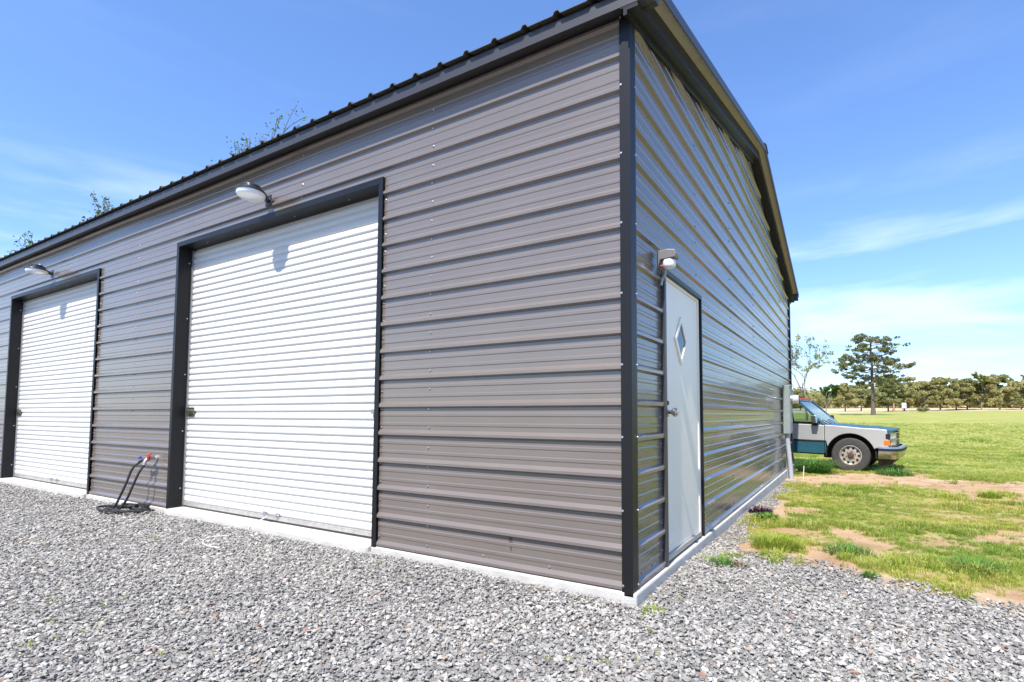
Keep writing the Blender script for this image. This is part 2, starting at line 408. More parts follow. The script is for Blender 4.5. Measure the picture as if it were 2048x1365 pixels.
# corner trims
ct = [(-.053, -.0248), (-.038, -.0248), (-.036, -.030), (.0235, -.030), (.0255, .040), (.0248, .042), (.0248, .058), (.0, .058), (.0, .0), (-.053, .0)]
b_ = MB().prism(ct, 'z', -.045, 3.68); b_.build('corner_trim', M_trim, garage)
ct2 = [(.0, DEP-.085), (.0285, DEP-.085), (.0285, DEP-.067), (.034, DEP-.065), (.034, DEP+.034), (-.05, DEP+.034), (-.05, DEP), (.0, DEP)]
MB().prism(ct2, 'z', -.045, 3.64).build('corner_trim', M_trim, garage)
# eave trims (front / back) in 3.1 m lengths
xsg = np.linspace(-LEN-.2, .2, 6)
for s in range(5):
    a, c = xsg[s]+.0015, xsg[s+1]
    MB().prism([(-.13, 3.645), (-.13, 3.738), (.03, 3.782), (.03, 3.69), (.0, 3.684), (-.024, 3.683)], 'x', a, c).build('eave_trim', M_eave, garage)
MB().prism([(DEP+.13, 3.645), (DEP+.13, 3.738), (DEP, 3.775), (DEP, 3.69)], 'x', -LEN-.2, .2).build('eave_trim', M_eave, garage)
# rake trims: boxed black band under the roof edge, X 0..0.11
def roofline(y, off): return WT+SL*(y if y < DEP/2 else DEP-y)+off
for (ya, yb) in ((-.128, DEP/2), (DEP/2, DEP+.128)):
    for (x0, x1, lo, hi, mt, nm) in ((.0, .112, -.035, .082, M_trim, 'rake_trim'), (.045, .117, -.055, -.036, M_trim, 'rake_trim'), (.02, .045, -.085, -.0365, M_trim, 'rake_trim')):
        MB().prism([(ya, roofline(ya, lo)), (yb, roofline(yb, lo)), (yb, roofline(yb, hi)), (ya, roofline(ya, hi))], 'x', x0, x1).build(nm, mt, garage)
    # verge flashing on the outer edge
    MB().prism([(ya-.02 if ya < 1 else ya, roofline(ya, .052)-(.005 if ya < 1 else 0)), (yb+(.02 if yb > 5 else 0), roofline(yb, .052)-(.005 if yb > 5 else 0)), (yb+(.02 if yb > 5 else 0), roofline(yb, .128)), (ya-.02 if ya < 1 else ya, roofline(ya, .128))], 'x', .205, .213).build('rake_trim', M_eave, garage)
    MB().prism([(ya, roofline(ya, .084)), (yb, roofline(yb, .084)), (yb, roofline(yb, .0905)), (ya, roofline(ya, .0905))], 'x', .02, .2045).build('roof_overhang', M_primer, garage)
# roof panels, three ribs each, ribs run up the slope
RP = .26
def roof_panel_mesh():
    pr = []
    for r in range(3):
        x = r*RP; pr += [(x, 0), (x+RP/2-.030, 0), (x+RP/2-.012, .026), (x+RP/2+.012, .026), (x+RP/2+.030, 0)]
    pr += [(3*RP-.002, 0)]
    V = []; Fs = []; k = len(pr); run = DEP/2+.165; 
    for (t, dz) in ((0, .0), (run, .0)):
        for (x, h) in pr: V.append((x, t, t*SL+h+.004))
        for (x, h) in pr: V.append((x, t, t*SL+h))
    for i in range(k-1):
        Fs += [(i, i+1, 2*k+i+1, 2*k+i), (k+i, 3*k+i, 3*k+i+1, k+i+1), (i, k+i, k+i+1, i+1), (2*k+i, 2*k+i+1, 3*k+i+1, 3*k+i)]
    Fs += [(0, 2*k, 3*k, k), (k-1, 2*k-1, 4*k-1, 3*k-1)]
    return mesh_from('roof_panel', V, Fs, M_roof)
rpm = roof_panel_mesh()
npan = int((LEN+.4)/(3*RP))+1
for s in range(npan):
    o = link(bpy.data.objects.new('roof_panel', rpm), garage); o.location = (.2-3*RP*(s+1), -.165, WT+SL*-.165+.092)
    o = link(bpy.data.objects.new('roof_panel', rpm), garage); o.location = (.2-3*RP*s, DEP+.165, WT+SL*-.165+.092); o.rotation_euler = (0, 0, math.pi)
MB().prism([(DEP/2-.18, PEAK+.085), (DEP/2, PEAK+.135), (DEP/2+.18, PEAK+.085), (DEP/2+.18, PEAK+.097), (DEP/2, PEAK+.147), (DEP/2-.18, PEAK+.097)], 'x', -LEN-.2, .225).build('ridge_cap', M_roof, garage)
# roll-up doors
PITCH = .0747
def slat_mesh(wd):
    pr = [(0, .0115), (.007, .005), (.014, .0012), (.024, 0), (.042, 0), (.051, .0012), (.057, .004), (.0625, .010), (.0675, .0125), (.0745, .0125)]
    V = [(x, y, z) for x in (0, wd) for (z, y) in pr]; k = len(pr)
    V += [(x, .022, z) for x in (0, wd) for z in (0, .0745)]
    Fs = [(i, i+k, i+1+k, i+1) for i in range(k-1)]
    Fs += [tuple(range(k))+(2*k+1, 2*k), tuple(range(2*k-1, k-1, -1))+(2*k+2, 2*k+3), (2*k, 2*k+1, 2*k+3, 2*k+2)]
    me = mesh_from('slat', V, Fs, M_slat); return me
def rollup(x0, x1, dirty):
    """opening between trims x0..x1; curtain face at y=.125"""
    a, c = x0+.052, x1-.052
    door = MB().box((a+.01, .148, .0), (c-.01, .165, DTOP-.05)).build('roll_up_door', M_slat, garage)
    sm = slat_mesh(c-a-.04); nsl = 40
    for i in range(nsl):
        o = link(bpy.data.objects.new('slat', sm), door); o.location = (a+.02, .124, .045+i*PITCH)
    MB().box((a+.012, .120, .0), (c-.012, .147, .044)).build('bottom_bar', M_alu, door, bevel=.004)
    MB().box((a+.02, .1215, -.018), (c-.02, .146, -.0005)).build('weather_seal', M_black, door)
    # guide tracks: galvanized angles
    for (g0, g1) in ((a+.001, a+.024), (c-.024, c-.001)):
        MB().box((g0, .108, -.01), (g1, .1475, DTOP-.06)).build('guide_track', M_galv, door)
    # slide latches
    for sx, xx in ((1, a+.03), (-1, c-.03)):
        mb = MB(); mt = M_brass if sx > 0 else M_galv
        for zz in (1.042, 1.128): mb.box((xx, .112, zz), (xx+sx*.135, .1235, zz+.022))
        mb.box((xx, .100, 1.072), (xx+sx*.16, .1235, 1.112)); mb.box((xx+sx*.06, .085, 1.080), (xx+sx*.085, .100, 1.104))
        mb.box((xx+sx*.006, .104, 1.042), (xx+sx*.022, .1119, 1.150))
        mb.build('slide_latch', mt, door, bevel=.003)
    mid = (a+c)/2+.06
    mb = MB().tube(spline([(mid-.11, .122, .052), (mid-.10, .085, .056), (mid, .078, .056), (mid+.10, .085, .056), (mid+.11, .122, .052)], 5), .008, 8)
    mb.box((mid-.135, .112, .030), (mid-.085, .1225, .075)).box((mid+.085, .112, .030), (mid+.135, .1225, .075)); mb.build('lift_handle', M_galv, door)
    # frame trims round the opening: face and return in one profile
    for (sx, xe) in ((1, x0), (-1, x1)):
        pr = [(xe, -.029), (xe+sx*.050, -.029), (xe+sx*.051, .135), (xe+sx*.045, .135), (xe+sx*.044, -.019), (xe, -.019)]
        MB().prism(pr, 'z', -.028, DTOP-.0505).build('door_trim', M_trim, garage)
    MB().prism([(-.029, DTOP-.05), (-.029, DTOP+.004), (.0, DTOP+.004), (.0, DTOP-.042), (.16, DTOP-.042), (.16, DTOP-.05)], 'x', x0-.001, x1+.001).build('door_trim', M_trim, garage)
    # sill apron
    b_ = MB(); sh = [(x0+.045, .30), (x0+.045, -.02), (x0+.058, -.055), (x0+.10, -.075), (x1-.07, -.075), (x1-.050, -.06), (x1-.045, .30)]
    b_.prism(sh, 'z', -.30, -.0185); b_.build('sill', M_conc, garage, bevel=.014)
    return door
rollup(*D1, 0); rollup(*D2, 0)
# walk-in door on the gable
wd = MB().box((-.045, .665, .035), (-.004, 1.622, 2.095)).build('walk_in_door', M_white, garage, bevel=.004)
for (y0, y1, z0, z1) in ((.642, .664, .0, 2.12), (1.623, 1.665, .0, 2.12), (.6645, 1.6225, 2.096, 2.12)):
    MB().box((-.06, y0, z0), (.004, y1, z1)).build('door_frame', M_white, wd)
MB().box((-.05, .664, -.004), (.018, 1.623, .034)).build('threshold', M_alu, wd, bevel=.004)
def diamond(r0, r1, x0, x1, yc, zc, ky, kz, nm, mt, par):
    o_ = [(yc-ky*r0, zc), (yc, zc+kz*r0), (yc+ky*r0, zc), (yc, zc-kz*r0)]; i_ = [(yc-ky*r1, zc), (yc, zc+kz*r1), (yc+ky*r1, zc), (yc, zc-kz*r1)]
    V = [(x0, *p) for p in o_]+[(x0, *p) for p in i_]+[(x1, *p) for p in o_]+[(x1, *p) for p in i_]
    Fs = []
    for i in range(4):
        j = (i+1) % 4; Fs += [(i, j, 4+j, 4+i), (8+i, 12+i, 12+j, 8+j), (i, 8+i, 8+j, j), (4+i, 4+j, 12+j, 12+i)]
    return link(bpy.data.objects.new(nm, mesh_from(nm, V, Fs, mt)), par)
diamond(1.0, .76, -.002, .010, 1.10, 1.672, .165, .20, 'window_frame', M_white, wd)
b_ = MB(); b_.prism([(1.10-.122, 1.672), (1.10, 1.672+.148), (1.10+.122, 1.672), (1.10, 1.672-.148)], 'x', -.0035, .001); b_.build('pane', M_glassdark, wd)
# knob with hasp plate
kb = MB(); Mx = Matrix.Translation((.0, .705, 1.085)) @ Matrix.Rotation(math.pi/2, 4, 'Y')
kb.lathe([(.040, -.004), (.040, .005), (.033, .016), (.016, .022), (.015, .040), (.024, .048), (.034, .062), (.033, .078), (.022, .089), (.0, .092)], 24, Mx)
smooth_by_angle(kb.build('door_knob', M_nickel, wd))
MB().box((-.003, .672, 1.06), (.004, .70, 1.175)).build('strike_plate', M_galv, wd)
lk = MB(); lk.lathe([(.017, -.004), (.017, .016), (.009, .02), (.0, .02)], 16, Matrix.Translation((0, .713, 1.155)) @ Matrix.Rotation(math.pi/2, 4, 'Y')); lk.build('lock_cylinder', M_black, wd)
for (y0, y1, x1, mt) in ((GD[0], GD[0]+.040, .033, M_eave), (GD[1]-.022, GD[1], .026, M_trim)):
    MB().box((-.03, y0, -.03), (x1, y1, GTOP+.0)).build('door_trim', mt, garage, bevel=.003)
MB().box((-.03, GD[0]+.041, GTOP-.038), (.028, GD[1]-.023, GTOP+.0)).build('door_trim', M_trim, garage, bevel=.003)
# screws, all joined
sb = MB()
def screw(p, nrm):
    z = Vector(nrm).normalized(); Mx = Matrix.Translation(p) @ z.to_track_quat('Z', 'Y').to_matrix().to_4x4()
    sb.lathe([(.0085, -.004), (.0085, .002), (.0052, .0025), (.0050, .0065), (.0, .0068)], 6, Mx)
fn = (0, -1, 0); gn = (1, 0, 0)
for xc in (-1.70, -6.80, -13.2):
    z = .05
    while z < 3.6:
        screw((xc+rnd.uniform(-.006, .006), -.002, z+rnd.uniform(-.006, .006)), fn); z += .152
for xc in (-3.41, -9.0):
    for z in (3.18, 3.31, 3.46, 3.60): screw((xc, -.002, z), fn)
for x in np.arange(-1.15, -.2, .56): screw((x, -.002, .043), fn)
for x in (-7.4, -6.3, -5.95): screw((x, -.002, .043), fn)
for k in range(0, 17, 2):
    screw((-.045, -.0254, k*RIB+.012), fn); screw((.0254, .050, k*RIB+.012), gn)
for (xe, s) in ((D1[1], 1), (D1[0], -1), (D2[1], 1)):
    for z in np.arange(.06, 3.0, .15): screw((xe+s*.012, -.003, z), fn)
for xe in (D1[0], D2[0]):
    for z in np.arange(.2, 3.0, .67): screw((xe+.0515, .085, z), (1, 0, 0))
for (a, c) in (D1, D2):
    for x in np.arange(a+.5, c, .82): screw((x, .06, DTOP-.051), (0, 0, -1))
for yc in (1.60, 3.10, 4.70, 6.28, 7.85):
    z = .06
    while z < wall_top(yc)-.12:
        if not (yc < 1.75 and z < GTOP+.05): screw((.002, yc+rnd.uniform(-.005, .005), z+rnd.uniform(-.006, .006)), gn)
        z += .152
for y in (.18, .38, 2.1, 2.6, 3.6, 4.1, 5.3, 5.8, 6.9, 7.4, 8.6): screw((.002, y, .043), gn)
for z in np.arange(.1, 2.0, .19): screw((.002, GD[0]-.022, z), gn)
rs_ = MB().prism([(-.905, .10), (-.890, .155), (-.897, .20), (-.912, .215), (-.925, .19), (-.921, .14)], 'y', -.0012, .001); rs_.build('rust_smear', mat('rust_stain', (.10, .05, .035), .8, var=.4, vscale=60), garage)
so = sb.build('screws', M_screw, garage); so['kind'] = 'stuff'
# ------------------------------------------------------------------ wall lamps over the roll-up doors
def barn_lamp(loc, label):
    t = empty('wall_lamp', loc); tag(t, label, 'wall lamp', 'lamps over the roll-up doors')
    b_ = MB().box((-.05, -.036, -.055), (.05, -.0265, .055)); b_.build('mounting_plate', M_housing, t, bevel=.006)
    b_ = MB().tube(spline([(0, -.03, .0), (0, -.055, .004), (0, -.085, .016), (0, -.12, .028)], 4), [.026]*4+[.024]*4+[.022]*5, 10); b_.build('arm', M_housing, t)
    Mx = Matrix.Translation((0, -.205, .018)) @ Matrix.Rotation(math.radians(-4), 4, 'X')
    h = MB().lathe([(.130, -.006), (.136, .002), (.132, .012), (.105, .030), (.090, .040), (.086, .062), (.064, .074), (.0, .078)], 28, Mx)
    ho = smooth_by_angle(h.build('housing', M_housing, t))
    for q in range(10):
        a = 2*math.pi*q/10; f = MB().box((-.003, .055, .03), (.003, .098, .050)); f.V = [Mx @ (Matrix.Rotation(a, 4, 'Z') @ Vector(v)) for v in f.V]; f.build('cooling_fin', M_housing, ho)
    MB().lathe([(.022, .072), (.022, .092), (.016, .100), (.0, .101)], 14, Mx @ Matrix.Translation((0, .03, 0))).build('photocell', M_galv, ho)
    smooth_by_angle(MB().lathe([(.128, -.0065), (.126, -.034), (.115, -.048), (.06, -.056), (.0, -.058)], 28, Mx).build('lens', M_lens, t))
    smooth_by_angle(MB().lathe([(.1385, -.006), (.1385, .003), (.1290, .003), (.1290, -.0062)], 28, Mx).build('rim', M_housing, t))
    b_ = MB().lathe([(.012, -.012), (.012, .012), (0, .0125)], 10, Matrix.Translation((.03, -.06, .012)) @ Matrix.Rotation(math.pi/2, 4, 'Y')); b_.build('pivot_bolt', M_brass, t)
    return t
barn_lamp((-3.92, 0, 3.242), 'round black wall lamp with white lens over the nearer roll-up door')
barn_lamp((-9.65, 0, 3.258), 'round black wall lamp over the farther roll-up door at left')
# ------------------------------------------------------------------ lamp beside the walk-in door
t = empty('wall_lamp', (.0, .47, 2.16)); tag(t, 'small wall lamp with drum lens above the white walk-in door', 'wall lamp')
MB().box((.0265, -.018, -.085), (.034, .050, .085)).build('mounting_plate', M_black, t, bevel=.003)
hb = MB().prism([(.035, -.050), (.035, .074), (.10, .080), (.158, .070), (.168, .040), (.162, .012), (.05, .006)], 'y', -.026, .062); hb.build('housing', mat('lamp_cap_paint', (.16, .15, .145), .4), t, bevel=.012)
smooth_by_angle(MB().lathe([(.044, .005), (.046, -.002), (.046, -.036), (.040, -.045), (.0, -.048)], 24, Matrix.Translation((.105, .018, .0)) ).build('lens', M_lens, t))
MB().lathe([(.016, 0), (.016, .02), (.0, .022)], 12, Matrix.Translation((.046, .012, -.030)) @ Matrix.Rotation(math.pi/2, 4, 'Y')).build('photocell', M_red, t)
smooth_by_angle(MB().tube(spline([(.060, .052, -.005), (.060, .062, -.055), (.052, .070, -.09), (.034, .078, -.105), (.022, .082, -.15)], 5), .011, 10).build('conduit', M_pvc, t))
# ------------------------------------------------------------------ electric meter
t = empty('electric_meter', (.0, 7.8, 0)); tag(t, 'grey electric meter box with silver glass meter on far end of gable wall', 'electric meter')
mbx = MB().box((.0270, .0, .70), (.150, .40, 1.64)).build('box', M_meter, t, bevel=.008)
MB().box((.1505, .03, .74), (.158, .37, 1.60)).build('cover', M_meter, mbx, bevel=.003)
MB().box((.14, -.004, 1.62), (.165, .404, 1.655)).build('rain_lip', M_meter, mbx, bevel=.003)
Mx = Matrix.Translation((.158, .20, 1.37)) @ Matrix.Rotation(math.pi/2, 4, 'Y')
smooth_by_angle(MB().lathe([(.098, 0), (.098, .03), (.090, .034), (.086, .034)], 28, Mx).build('meter_ring', M_galv, t))
smooth_by_angle(MB().lathe([(.084, .020), (.084, .115), (.074, .135), (.0, .14)], 28, Mx).build('meter_glass', mat('meter_lens', (.55, .57, .58), .12, metal=.3), t))
MB().tube([(.085, .10, .70), (.085, .10, .66)], .052, 16).build('conduit_collar', M_pvc, t)
smooth_by_angle(MB().tube(spline([(.085, .10, .665), (.095, .10, .45), (.125, .09, .1), (.155, .08, -.35)], 4), .042, 16).build('conduit', M_pvc, t))
smooth_by_angle(MB().tube(spline([(.08, .33, .70), (.05, .33, .5), (.045, .33, -.2)], 4), .018, 10).build('ground_conduit', M_pvc, t))
MB().box((.152, .17, .93), (.172, .23, .985)).build('seal', M_galv, t)
# ------------------------------------------------------------------ faucet, hose, rope
t = empty('wall_faucet', (-6.09, .03, .545)); tag(t, 'wall faucet with red and blue valves between the roll-up doors', 'faucet')
MB().tube([(0, -.015, 0), (0, -.042, 0)], .034, 16).build('flange', M_alu, t); MB().tube([(0, -.02, 0), (0, -.095, 0)], .015, 12).build('pipe', M_alu, t)
sp_ = MB().tube(spline([(0, -.09, .0), (0, -.125, -.005), (0, -.15, -.04), (.0, -.155, -.075)], 4), .019, 12); sp_.build('spout', M_alu, t)
hw = MB().lathe([(.0, .0), (.028, .0), (.031, .008), (.028, .014), (.0, .015)], 16, Matrix.Translation((.0, -.112, .040)) @ Matrix.Rotation(math.radians(25), 4, 'X')); hw.build('red_handle', M_red, t)
MB().tube([(0, -.11, .0), (0, -.113, .048)], .008, 8).build('stem', M_alu, t)
MB().tube([(-.02, -.13, -.03), (-.085, -.15, -.03), (-.12, -.155, -.045)], .017, 12).build('splitter', M_black, t)
MB().box((-.140, -.175, -.005), (-.092, -.140, .022)).build('blue_handle', M_blue, t, bevel=.01)
MB().box((.02, -.15, -.03), (.05, -.115, .035)).build('timer_cap', M_red, t, bevel=.012)
def hose(pts, nm, par):
    P = spline(pts, 10); return smooth_by_angle(MB().tube(P, .0125, 9).build(nm, M_hose, par))
g0 = GZ(-6.3, -.2)+.03
ht = empty('garden_hose', (-6.33, -.22, 0)); tag(ht, 'black expandable garden hose coiled on the gravel below the faucet', 'hose')
def HP(x, y, z): return (x+6.6, y+.25, z)
hose([HP(-6.36, -.155, .47), HP(-6.375, -.20, .38), HP(-6.43, -.235, .22), HP(-6.53, -.25, .06), HP(-6.66, -.27, -.055), HP(-6.80, -.32, g0+.005)], 'riser', ht)
hose([HP(-6.48, -.155, .50), HP(-6.52, -.21, .42), HP(-6.56, -.245, .26), HP(-6.64, -.27, .10), HP(-6.73, -.29, -.03), HP(-6.84, -.34, g0+.004)], 'riser', ht)
coil = []
rr = random.Random(3)
for q in range(52):
    a = q*.42; r = .145+.075*math.sin(q*.31)+.045*rr.random(); 
    coil.append(HP(-6.60+r*1.75*math.cos(a)+.05*math.sin(q*.17), -.25+r*.70*math.sin(a), g0-.004+.0009*q+.006*rr.random()))
hose(coil, 'coil', ht)
coil2 = [HP(-6.84, -.34, g0+.004), HP(-6.90, -.30, g0), HP(-6.80, -.20, g0+.01), HP(-6.55, -.19, g0+.04), HP(-6.40, -.155, g0+.055), HP(-6.27, -.15, g0+.05), HP(-6.21, -.19, g0+.045), HP(-6.25, -.25, g0+.045), HP(-6.36, -.245, g0+.055), HP(-6.44, -.18, g0+.07), HP(-6.34, -.12, g0+.075), HP(-6.23, -.15, g0+.075), HP(-6.22, -.22, g0+.07)]
hose(coil2, 'loop', ht)
rp = [(-3.94, .075, .05), (-3.96, .03, .02), (-3.97, -.07, -.02), (-3.98, -.095, -.08), (-4.0, -.15, GZ(-4, -.15)+.02), (-3.94, -.27, GZ(-4, -.27)+.022), (-4.0, -.42, GZ(-4, -.4)+.024), (-3.86, -.55, GZ(-3.9, -.5)+.022), (-3.66, -.60, GZ(-3.7, -.6)+.022), (-3.52, -.58, GZ(-3.5, -.6)+.02)]
ro = MB().tube(spline(rp, 6), .0048, 6).build('pull_rope', M_rope); tag(ro, 'thin white pull rope trailing from the nearer roll-up door handle', 'rope')

# ------------------------------------------------------------------ scatter helper (stones, grass)
def scatter(name, pts, rot, scl, idx, coll, label, cat):
    me = bpy.data.meshes.new(name); me.vertices.add(len(pts)); me.vertices.foreach_set('co', np.asarray(pts, np.float32).ravel())
    a = me.attributes.new('rot', 'FLOAT_VECTOR', 'POINT'); a.data.foreach_set('vector', np.asarray(rot, np.float32).ravel())
    a = me.attributes.new('scl', 'FLOAT_VECTOR', 'POINT'); a.data.foreach_set('vector', np.asarray(scl, np.float32).ravel())
    a = me.attributes.new('idx', 'INT', 'POINT'); a.data.foreach_set('value', np.asarray(idx, np.int32))
    o = link(bpy.data.objects.new(name, me)); o['kind'] = 'stuff'; tag(o, label, cat)
    ng = bpy.data.node_groups.new(name+'_nodes', 'GeometryNodeTree')
    ng.interface.new_socket('Geometry', in_out='INPUT', socket_type='NodeSocketGeometry'); ng.interface.new_socket('Geometry', in_out='OUTPUT', socket_type='NodeSocketGeometry')
    nn = ng.nodes; ll = ng.links; gi = nn.new('NodeGroupInput'); go = nn.new('NodeGroupOutput')
    ip = nn.new('GeometryNodeInstanceOnPoints'); ci = nn.new('GeometryNodeCollectionInfo'); ci.inputs['Collection'].default_value = coll
    ci.inputs['Separate Children'].default_value = True; ci.inputs['Reset Children'].default_value = True
    def na(nm, dt):
        x = nn.new('GeometryNodeInputNamedAttribute'); x.data_type = dt; x.inputs['Name'].default_value = nm; return x.outputs['Attribute']
    ll.new(gi.outputs[0], ip.inputs['Points']); ll.new(ci.outputs[0], ip.inputs['Instance']); ip.inputs['Pick Instance'].default_value = True
    ll.new(na('idx', 'INT'), ip.inputs['Instance Index']); ll.new(na('rot', 'FLOAT_VECTOR'), ip.inputs['Rotation']); ll.new(na('scl', 'FLOAT_VECTOR'), ip.inputs['Scale'])
    ll.new(ip.outputs[0], go.inputs[0])
    md = o.modifiers.new('scatter', 'NODES'); md.node_group = ng
    return o
def inst_mat(name, stops, rough=.85, trans=0.0, locscale=0, locstops=None):
    m = bpy.data.materials.new(name); m.use_nodes = True; n = m.node_tree.nodes; l = m.node_tree.links; b = n['Principled BSDF']
    b.inputs['Roughness'].default_value = rough; b.inputs['Specular IOR Level'].default_value = .25
    oi = n.new('ShaderNodeObjectInfo'); r = n.new('ShaderNodeValToRGB'); e = r.color_ramp.elements
    while len(e) < len(stops): e.new(.5)
    for q, (p, c) in zip(e, stops): q.position = p; q.color = (*c, 1)
    l.new(oi.outputs['Random'], r.inputs[0]); col = r.outputs[0]
    if locscale:
        nz = n.new('ShaderNodeTexNoise'); nz.inputs['Scale'].default_value = locscale; nz.inputs['Detail'].default_value = 4; l.new(oi.outputs['Location'], nz.inputs[0])
        r2 = n.new('ShaderNodeValToRGB'); e = r2.color_ramp.elements
        while len(e) < len(locstops): e.new(.5)
        for q, (p, c) in zip(e, locstops): q.position = p; q.color = (*c, 1)
        l.new(nz.outputs[0], r2.inputs[0]); mx = n.new('ShaderNodeMixRGB'); mx.blend_type = 'MULTIPLY'; mx.inputs[0].default_value = 1
        l.new(col, mx.inputs[1]); l.new(r2.outputs[0], mx.inputs[2]); col = mx.outputs[0]
    l.new(col, b.inputs['Base Color'])
    if trans:
        tr = n.new('ShaderNodeBsdfTranslucent'); ms = n.new('ShaderNodeMixShader'); ms.inputs[0].default_value = trans
        l.new(col, tr.inputs[0]); l.new(b.outputs[0], ms.inputs[1]); l.new(tr.outputs[0], ms.inputs[2]); l.new(ms.outputs[0], n['Material Output'].inputs[0])
    return m
M_stone = inst_mat('crushed_stone', [(0, (.170, .162, .150)), (.25, (.235, .224, .207)), (.5, (.288, .273, .25)), (.75, (.345, .33, .306)), (.955, (.46, .44, .405)), (.985, (.33, .27, .21)), (1, (.25, .14, .10))], .8, locscale=1.1, locstops=[(.3, (.85, .85, .86)), (.7, (1.12, 1.11, 1.09))])
stones = bpy.data.collections.new('stone_shapes')
for s in range(8):
    bm = bmesh.new()
    for q in range(13):
        v = Vector((rnd.gauss(0, 1), rnd.gauss(0, 1), rnd.gauss(0, 1))).normalized()*rnd.uniform(.8, 1.05); bm.verts.new((v.x, v.y*.78, v.z*.52))
    bmesh.ops.convex_hull(bm, input=bm.verts[:]); 
    for v in [v for v in bm.verts if not v.link_faces]: bm.verts.remove(v)
    me = bpy.data.meshes.new('stone'); bm.to_mesh(me); bm.free(); me.materials.append(M_stone); o = bpy.data.objects.new('stone', me); stones.objects.link(o)
def stone_field(n_, x0, x1, y0, y1, smin, smax, lift=0.0):
    x = rng.uniform(x0, x1, n_); y = rng.uniform(y0, y1, n_)
    g = gravel_mask(x, y); g = np.where(y < -.5, 1, g)
    ok = (rng.random(n_) < np.clip(g*1.25, 0, 1)) & ~((x < .056) & (y > -.052) & (x > -LEN))
    for (a, c) in (D1, D2): ok &= ~((x > a+.04) & (x < c-.04) & (y > -.085))
    x = x[ok]; y = y[ok]; k = len(x); s = smin+(smax-smin)*rng.random(k)**1.8
    z = ground_height(x, y)+s*.10+rng.random(k)*.016+lift
    # a little more stone heaped against the slab
    z += .018*np.exp(-((np.minimum(np.abs(y+.05), 9))/.25)**2)*(x < 0)
    r = np.stack([rng.normal(0, .26, k), rng.normal(0, .26, k), rng.uniform(0, 6.28, k)], 1)
    sc_ = np.stack([s*rng.uniform(.85, 1.25, k), s*rng.uniform(.75, 1.1, k), s*rng.uniform(.7, 1.15, k)], 1)
    return np.stack([x, y, z], 1), r, sc_, rng.integers(0, 8, k)
parts = [stone_field(70000, -5, 3.2, -3.0, 1.75, .004, .007, .006), stone_field(225000, -7.5, 3.6, -3.4, 1.95, .0092, .0222), stone_field(66000, -16, -7.5, -4.2, 0, .010, .022), stone_field(16000, 0, .8, 1.0, 7.8, .006, .016), stone_field(12000, -5, 3, -6, -3.4, .016, .028)]
scatter('gravel', *[np.concatenate([p[k] for p in parts]) for k in range(4)], stones, 'loose grey crushed stone spread over the yard in front of the garage', 'gravel')

# ------------------------------------------------------------------ grass
def blade_mesh(name, nb, h0, h1, wd, spread, lean, mt, seed):
    r = random.Random(seed); V = []; Fs = []
    for q in range(nb):
        a = r.uniform(0, 6.283); d = spread*math.sqrt(r.random()); bx, by = d*math.cos(a), d*math.sin(a)
        h = r.uniform(h0, h1)*(1-.62*(d/spread)**2)+.004; la = a+r.uniform(-.9, .9); le = lean*h*r.uniform(.3, 1.2); wx, wy = -math.sin(la)*wd/2, math.cos(la)*wd/2
        mx_, my_ = bx+le*.34*math.cos(la), by+le*.34*math.sin(la); tx, ty = bx+le*math.cos(la), by+le*math.sin(la); o = len(V)
        V += [(bx-wx, by-wy, -.01), (bx+wx, by+wy, -.01), (mx_+wx*.8, my_+wy*.8, h*.6), (mx_-wx*.8, my_-wy*.8, h*.6), (tx, ty, h*max(.45, 1-.26*lean))]
        Fs += [(o, o+1, o+2, o+3), (o+3, o+2, o+4)]
    return mesh_from(name, V, Fs, mt)
M_grass = inst_mat('grass_blades', [(0, (.25, .34, .050)), (.35, (.35, .43, .070)), (.7, (.46, .48, .105)), (1, (.58, .50, .22))], .6, trans=.45, locscale=.55, locstops=[(.3, (.62, .80, .6)), (.5, (1, 1, 1)), (.70, (1.3, 1.12, 1.15))])
blades = bpy.data.collections.new('grass_shapes')
for s_ in range(6):
    blades.objects.link(bpy.data.objects.new('blade_tuft', blade_mesh('blade_tuft', 16, .022, .07, .0042, .035, .9, M_grass, 50+s_)))
def grass_field(n_, x0, x1, y0, y1, smin, smax, xf=None):
    y = rng.uniform(y0, y1, n_); x = rng.uniform(x0, x1, n_)
    if xf: x = xf(y, rng.random(n_))
    g = grass_mask(x, y); g = g*np.where(y < 11, np.clip(.12+2.4*(fbm(x, y, 6.5, 3, 66)-.28), .05, 1), 1)
    ok = (rng.random(n_) < np.clip(g*1.1+.012*(gravel_mask(x, y) < .4), 0, 1)) & (x > .10) | ((y > 9.8) & (rng.random(n_) < g))
    x = x[ok]; y = y[ok]; k = len(x)
    big = fbm(x, y, 1.7, 3, 77); s = (smin+(smax-smin)*rng.random(k)**1.5)*(.55+1.1*np.clip((big-.35)*2.2, 0, 1))
    z = ground_height(x, y)
    r = np.stack([rng.normal(0, .12, k), rng.normal(0, .12, k), rng.uniform(0, 6.28, k)], 1)
    return np.stack([x, y, z], 1), r, np.stack([s, s, s*rng.uniform(.8, 1.3, k)], 1), rng.integers(0, 6, k)
gp = [grass_field(46000, .1, 4.6, 1.0, 5.0, .5, 1.2), grass_field(30000, .1, 6.2, 5.0, 11.5, .8, 1.5), grass_field(26000, -2, 9, 11.5, 22, .8, 1.35, lambda y, u: -3+.02*y+u*(8+.30*y)), grass_field(15000, 0, 1, 22, 52, 1.1, 1.9, lambda y, u: -.13*y+u*(.46*y+3))]
sx_ = rng.uniform(-6, 3, 900); sy_ = rng.uniform(-3, 1.2, 900); ok_ = (fbm(sx_, sy_, 1.2, 2, 91) > .60) & ~((sx_ < .06) & (sy_ > -.05)); sx_ = sx_[ok_]; sy_ = sy_[ok_]; k_ = len(sx_); ss_ = rng.uniform(.25, .6, k_)
